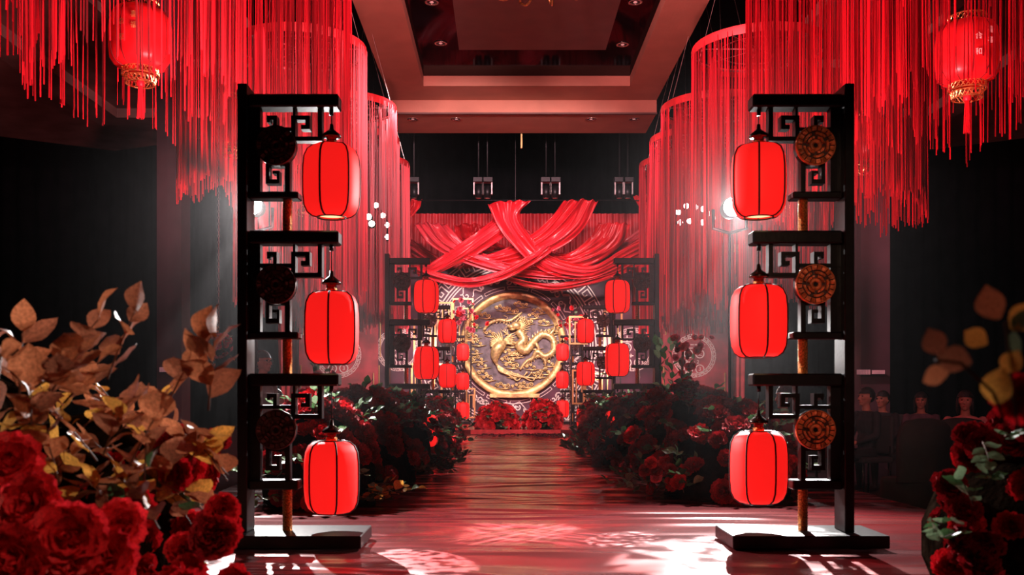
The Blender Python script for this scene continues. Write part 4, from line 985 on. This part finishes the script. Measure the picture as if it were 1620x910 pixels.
# right foreground
tr, cr = fore('dark red rose arrangement at the lower right picture edge', None, (1.55, 2.9, 0), 'foreground arrangements beside the camera',
              [((1.68, 2.95, .32), (.34, .4, .32)), ((1.72, 2.9, .46), (.24, .3, .2))])
for k in range(75):
    px = rnd.uniform(1500, 1660); top = interp(px, [(1490, 800), (1520, 700), (1560, 672), (1660, 650)]); py = rnd.uniform(top, 960); d = 2.75 + rnd.uniform(-.2, .3)
    p = P(px, py, d) - cr
    if p.z < .04: continue
    o = link('rose', rnd.choice(ROSE[rnd.choice(['rose_dark', 'rose_dark', 'rose_red'])]), tr, p); s = rnd.uniform(.045, .062); o.scale = (s,) * 3; orient(o, (rnd.uniform(-.9, .4), -1, rnd.uniform(-.1, .9)), rnd.uniform(0, 6))
for px, py in ((1512, 820), (1540, 800), (1555, 700), (1590, 690), (1530, 840), (1580, 760)): sprig(tr, P(px, py, 2.5) - cr, (rnd.uniform(-1, .2), -.4, rnd.uniform(-.1, .5)), .14, 5, .05, ['leaf', 'leaf_pale'], rnd, .1, .002)
# blurred leaves on the right, close to the lens
tb, cb = fore('blurred amber leaves and a rose close to the camera at the right edge', None, (.62, 1.08, 0), 'foreground arrangements beside the camera', [])
b = MB(); b.tube([(.0, .05, .02), (.02, .03, .4), (-.01, .0, .74)], .006, 6); b.build('stem', M['stem'], tb)
for px, py, kd, a, s in ((1600, 520, 'leaf_yellow', 40, .04), (1578, 505, 'leaf_copper', 110, .042), (1575, 640, 'leaf_yellow', 80, .045), (1590, 590, 'leaf_yellow', 60, .03), (1535, 575, 'leaf_brown', 170, .04), (1490, 560, 'leaf_brown', 120, .034), (1500, 590, 'leaf_copper', 200, .032), (1560, 545, 'leaf_yellow', 150, .03), (1612, 560, 'leaf_pale', 100, .03), (1604, 525, 'leaf_pale', 60, .03)):
    o = link('leaf', LEAF[kd][0], tb, P(px, py, 1.1) - cb); o.scale = (s,) * 3; orient_leaf(o, (math.cos(math.radians(a)), -.1, math.sin(math.radians(a))), 1.2)
for pts in ([(1600, 700), (1570, 620), (1520, 575), (1480, 570)], [(1610, 680), (1600, 600), (1590, 510)]):
    b = MB(); b.tube([P(x, y, 1.1) - cb for x, y in pts], .002, 5); b.build('stem', M['stem'], tb)
o = link('rose', ROSE['rose_red'][0], tb, P(1612, 630, 1.15) - cb); o.scale = (.032,) * 3; orient(o, (-.5, -1, .3), 0)
t, cq = fore('blurred copper leaves at the left picture edge above the arrangement', None, (-.98, 1.75, 0), 'foreground arrangements beside the camera', [])
b = MB(); b.tube([(-.0, .05, .02), (0, 0, .5), P(0, 560, 1.8) - cq], .005, 6); b.build('stem', M['stem'], t)
for px, py, a, s in ((-8, 500, 80, .07), (-5, 530, 200, .05), (0, 540, 20, .05)):
    o = link('leaf', LEAF['leaf_yellow' if a == 80 else 'leaf_copper'][0], t, P(px, py + 20, 1.8) - cq); o.scale = (s,) * 3; orient_leaf(o, (math.cos(math.radians(a)), -.1, math.sin(math.radians(a))), 1.2)

# ================================================================== PEOPLE
def person_mesh(seated, cloth, lower='trousers'):
    b = MB(); dz = 0 if seated else .42
    def lim(pts, rs): b.tube(pts, rs, 10); b.ell(pts[0], (rs[0],) * 3, 10, 6); b.ell(pts[-1], (rs[-1],) * 3, 10, 6)
    b.ell((0, .0, .53 + dz), (.165, .125, .12)); b.ell((0, .0, .70 + dz), (.14, .10, .16)); b.ell((0, .01, .90 + dz), (.165, .11, .18)); b.ell((0, .015, 1.03 + dz), (.17, .08, .07))
    lim([(0, .01, 1.05 + dz), (0, -.005, 1.17 + dz)], [.058, .05])
    H = 1.27 + dz
    b.ell((0, .01, H), (.076, .095, .098), 16, 12); b.ell((0, -.03, H - .055), (.056, .062, .062), 14, 10); b.ell((0, -.07, H - .095), (.028, .025, .022))
    b.tube([(0, -.085, H + .015), (0, -.105, H - .015), (0, -.113, H - .03), (0, -.092, H - .04)], [.010, .015, .018, .012], 8)
    b.ell((0, -.084, H + .03), (.05, .014, .012)); b.ell((0, -.092, H - .062), (.024, .012, .010))
    for s in (-1, 1): b.ell((s * .078, .012, H - .01), (.012, .022, .032)); b.ell((s * .034, -.068, H - .02), (.026, .022, .022))
    for s in (-1, 1):
        sh = Vector((s * .185, .015, 1.03 + dz))
        if seated: el, wr = Vector((s * .235, -.03, .78)), Vector((s * .10, -.26, .68))
        else: el, wr = Vector((s * .235, .02, 1.15)), Vector((s * .235, -.05, .90))
        lim([sh, sh.lerp(el, .5), el], [.058, .052, .043]); lim([el, el.lerp(wr, .4), wr], [.043, .04, .027])
        f = (wr - el).normalized(); sd = f.cross(Vector((0, 0, 1))) if seated else Vector((0, 1, 0)); sd.normalize(); palm = wr + f * .05
        b.tube([wr, palm, wr + f * .09], [.026, .036, .034], 8)
        for k, L_ in enumerate((.062, .074, .078, .068)):
            q = wr + f * .085 + sd * (-.03 + .02 * k); b.tube([q, q + f * L_ * .5 + Vector((0, 0, -.004)), q + f * L_ + Vector((0, -.0, -.018))], [.0105, .0095, .008], 6)
        q = palm - sd * .03; b.tube([q, q - sd * .025 + f * .03, q - sd * .03 + f * .06], [.013, .011, .009], 6)
        hp = Vector((s * .09, 0, .52 + dz))
        if seated: kn, an = Vector((s * .12, -.42, .52)), Vector((s * .12, -.40, .09))
        else: kn, an = Vector((s * .10, -.02, .50)), Vector((s * .11, .02, .09))
        lim([hp, hp.lerp(kn, .5), kn], [.088, .075, .056]); lim([kn, kn.lerp(an, .35), an], [.056, .055, .036]); lim([an + Vector((0, .02, -.04)), an + Vector((0, -.14, -.055))], [.04, .03])
    me = b.mesh('p', M['skin']); o = bpy.data.objects.new('p', me); COL.objects.link(o)
    r = o.modifiers.new('r', 'REMESH'); r.mode = 'VOXEL'; r.voxel_size = .0095; r.use_smooth_shade = True
    sm = o.modifiers.new('s', 'SMOOTH'); sm.iterations = 2; sm.factor = .5
    dg = bpy.context.evaluated_depsgraph_get(); dg.update(); out = bpy.data.meshes.new_from_object(o.evaluated_get(dg)); bpy.data.objects.remove(o)
    out.materials.clear()
    for k in ('skin', cloth, lower): out.materials.append(M[k])
    for p in out.polygons:
        c = p.center; p.use_smooth = True
        if c.z > 1.085 + dz: i = 0
        elif seated: i = 0 if (c.y < -.255 and c.z > .62 and abs(c.x) < .17) else (2 if c.z < .60 else 1)
        else: i = 0 if (abs(c.x) > .18 and c.z < .91 and c.z > .6) else (2 if c.z < .98 else 1)
        p.material_index = i
    return out, H
PM = {}
def person(x, y, zf, rz, label, seated, cloth, glasses=False, long_hair=False, sc=1., head_up=0):
    key = (seated, cloth)
    if key not in PM: PM[key] = person_mesh(seated, cloth)
    me, H = PM[key]; t = thing('person', label, 'person', (x, y, zf), rz); t.scale = (sc,) * 3
    link('body', me, t)
    b = MB(); vs = []; fs = []; nu, nv = 24, 14
    for i in range(nv + 1):
        for j in range(nu):
            th = PI * i / nv; a = 2 * PI * j / nu; vs.append(Vector((.092 * math.sin(th) * math.cos(a), .016 + .112 * math.sin(th) * math.sin(a), H + .018 + .112 * math.cos(th))))
    for i in range(nv):
        for j in range(nu):
            q = (i * nu + j, i * nu + (j + 1) % nu, (i + 1) * nu + (j + 1) % nu, (i + 1) * nu + j); c = (vs[q[0]] + vs[q[2]]) / 2
            low = -.075 if not long_hair else -.2
            if (c.z > H + .052) or (c.y > (-.025 if c.z > H - .01 else .02) and c.z > H + low): fs.append(q)
    b.add(vs, fs, True)
    if long_hair:
        b.ell((0, .06, H - .07), (.095, .05, .13), 14, 8)
        for s in (-1, 1): b.ell((s * .082, .01, H - .06), (.018, .05, .11), 12, 8)
    b.build('hair', M['hair'], t)
    b = MB()
    for s in (-1, 1): b.ell((s * .031, -.082, H + .008), (.012, .007, .006), 10, 6)
    b.build('eyes', M['eye'], t)
    b = MB(); b.ell((0, -.1, H - .063), (.02, .006, .006), 10, 6); b.build('mouth', M['lip'], t)
    if glasses:
        b = MB()
        for s in (-1, 1):
            b.tube([(s * .033 + .023 * math.cos(2 * PI * j / 14), -.104, H + .006 + .017 * math.sin(2 * PI * j / 14)) for j in range(15)], .0022, 5)
            b.tube([(s * .056, -.104, H + .012), (s * .08, -.04, H + .014), (s * .082, .02, H + .008)], .0022, 5)
        b.tube([(-.01, -.105, H + .01), (.01, -.105, H + .01)], .0022, 5); b.build('glasses', M['glasses'], t)
    if cloth == 'brown_shirt':
        b = MB(); b.tube([(.065 * math.cos(a), .01 + .062 * math.sin(a), H - .18 - .02 * math.cos(a + PI / 2)) for a in [2 * PI * j / 16 for j in range(17)]], .010, 5, False); b.build('collar', M['violet_top'], t)
    return t
def chair(x, y, rz, label):
    t = thing('guest_chair', label, 'chair', (x, y, -.45), rz, 'guest chairs below the aisle'); m = M['dark_cover']
    b = bx(-.22, .22, -.22, .22, .40, .47); bevel(b.build('seat', m, t), .02, 2)
    b = bx(-.21, .21, .19, .24, .50, .96); bevel(b.build('backrest', m, t), .02, 2)
    for sx in (-1, 1):
        for sy in (-1, 1): q = MB(); q.tube([(sx * .19, sy * .19, .42 if sy < 0 else .60), (sx * .2, sy * .2, 0)], .013, 6); q.build('leg', M['black_metal'], t)
    return t
PE = [(416, 572, 10.0, False, 'brown_shirt', True, False, 1.15, 'standing man in glasses and taupe shirt in profile, seen through the nearest left stand'),
      (436, 631, 10.6, True, 'dark_suit', False, False, 1.2, 'person with a dim face seated behind the lowest fret of the nearest left stand'),
      (1243, 628, 8.8, True, 'red_dress', False, True, -1.2, 'seated woman in crimson top in profile, seen through the nearest right stand'),
      (1370, 628, 11.5, True, 'dark_suit', False, False, -1.25, 'guest in dark jacket seated just right of the nearest right stand post'),
      (1396, 632, 12.2, True, 'dark_suit', False, False, -.9, 'small guest seated farther back right of the stand post'),
      (1457, 634, 12.0, True, 'violet_top', False, True, -.5, 'guest in violet-grey top seated in the dark right hall'),
      (1527, 634, 10.2, True, 'pink_top', False, True, -.5, 'guest in pink blouse seated left of the right foreground leaves')]
for px, py, d, seat, cl2, gl, lh, rz, lb in PE:
    p = P(px, py, d); H = 1.27 if seat else 1.69; zf = -.45; sc = (p.z + .45) / H
    sc = min(1.06, max(.84, sc)); person(p.x, d, zf, rz, lb, seat, cl2, gl, lh, sc)
    if seat: chair(p.x - .0, d + .0, rz, 'dark chair under ' + lb.split(' seated')[0].split(' in profile')[0])
for x, y, rz, nm in ((3.75, 8.7, .15, 'left'), (4.25, 8.95, -.1, 'right')):
    t = thing('covered_chair', 'charcoal cloth-covered chair back in the right hall, %s of the pair' % nm, 'chair', (x, y, -.45), rz + PI, 0 or 'cloth covered chairs in the right hall')
    b = MB(); vs = []; fs = []; nz, na = 12, 28
    for i in range(nz + 1):
        f = i / nz; hh = .46 * f; 
        for j in range(na):
            a = 2 * PI * j / na; q = 1.12 - .08 * f + .025 * math.sin(9 * a) * (1 - f); vs.append((.25 * q * math.cos(a), .25 * q * math.sin(a), hh))
    for i in range(nz):
        for j in range(na): a = i * na + j; c = i * na + (j + 1) % na; fs.append((a, c, c + na, a + na))
    fs.append(tuple(nz * na + j for j in range(na))); b.add(vs, fs, True); b.build('skirt', M['dark_cover'], t)
    b = MB(); pr = []
    for (w_, z) in ((.25, .44), (.25, .7), (.245, .85), (.22, .94), (.16, .99), (.05, 1.01)): pr.append((w_, z))
    vs = []; fs = []
    for w_, z in pr: vs += [(-w_, .17, z), (w_, .17, z), (w_, .25, z), (-w_, .25, z)]
    for i in range(len(pr) - 1):
        for j in range(4): a = 4 * i + j; c = 4 * i + (j + 1) % 4; fs.append((a, c, c + 4, a + 4))
    fs.append((20, 21, 22, 23)); b.add(vs, fs, True); b.build('cover_back', M['dark_cover'], t)

# haze in the aisle
hm = bpy.data.materials.new('thin_haze'); hm.use_nodes = True; nt = hm.node_tree; nt.nodes.remove(nt.nodes['Principled BSDF'])
vs_ = nt.nodes.new('ShaderNodeVolumeScatter'); vs_.inputs['Density'].default_value = .0012; vs_.inputs['Anisotropy'].default_value = .68
vs_.inputs['Color'].default_value = (.95, .9, .92, 1); nt.links.new(vs_.outputs[0], nt.nodes['Material Output'].inputs['Volume'])
tag(bx(-4.4, 4.7, 5.4, 12.2, .1, 5.0).build('haze', hm), 'thin smoke haze hanging over the aisle behind the nearest stands', 'haze', kind='stuff')
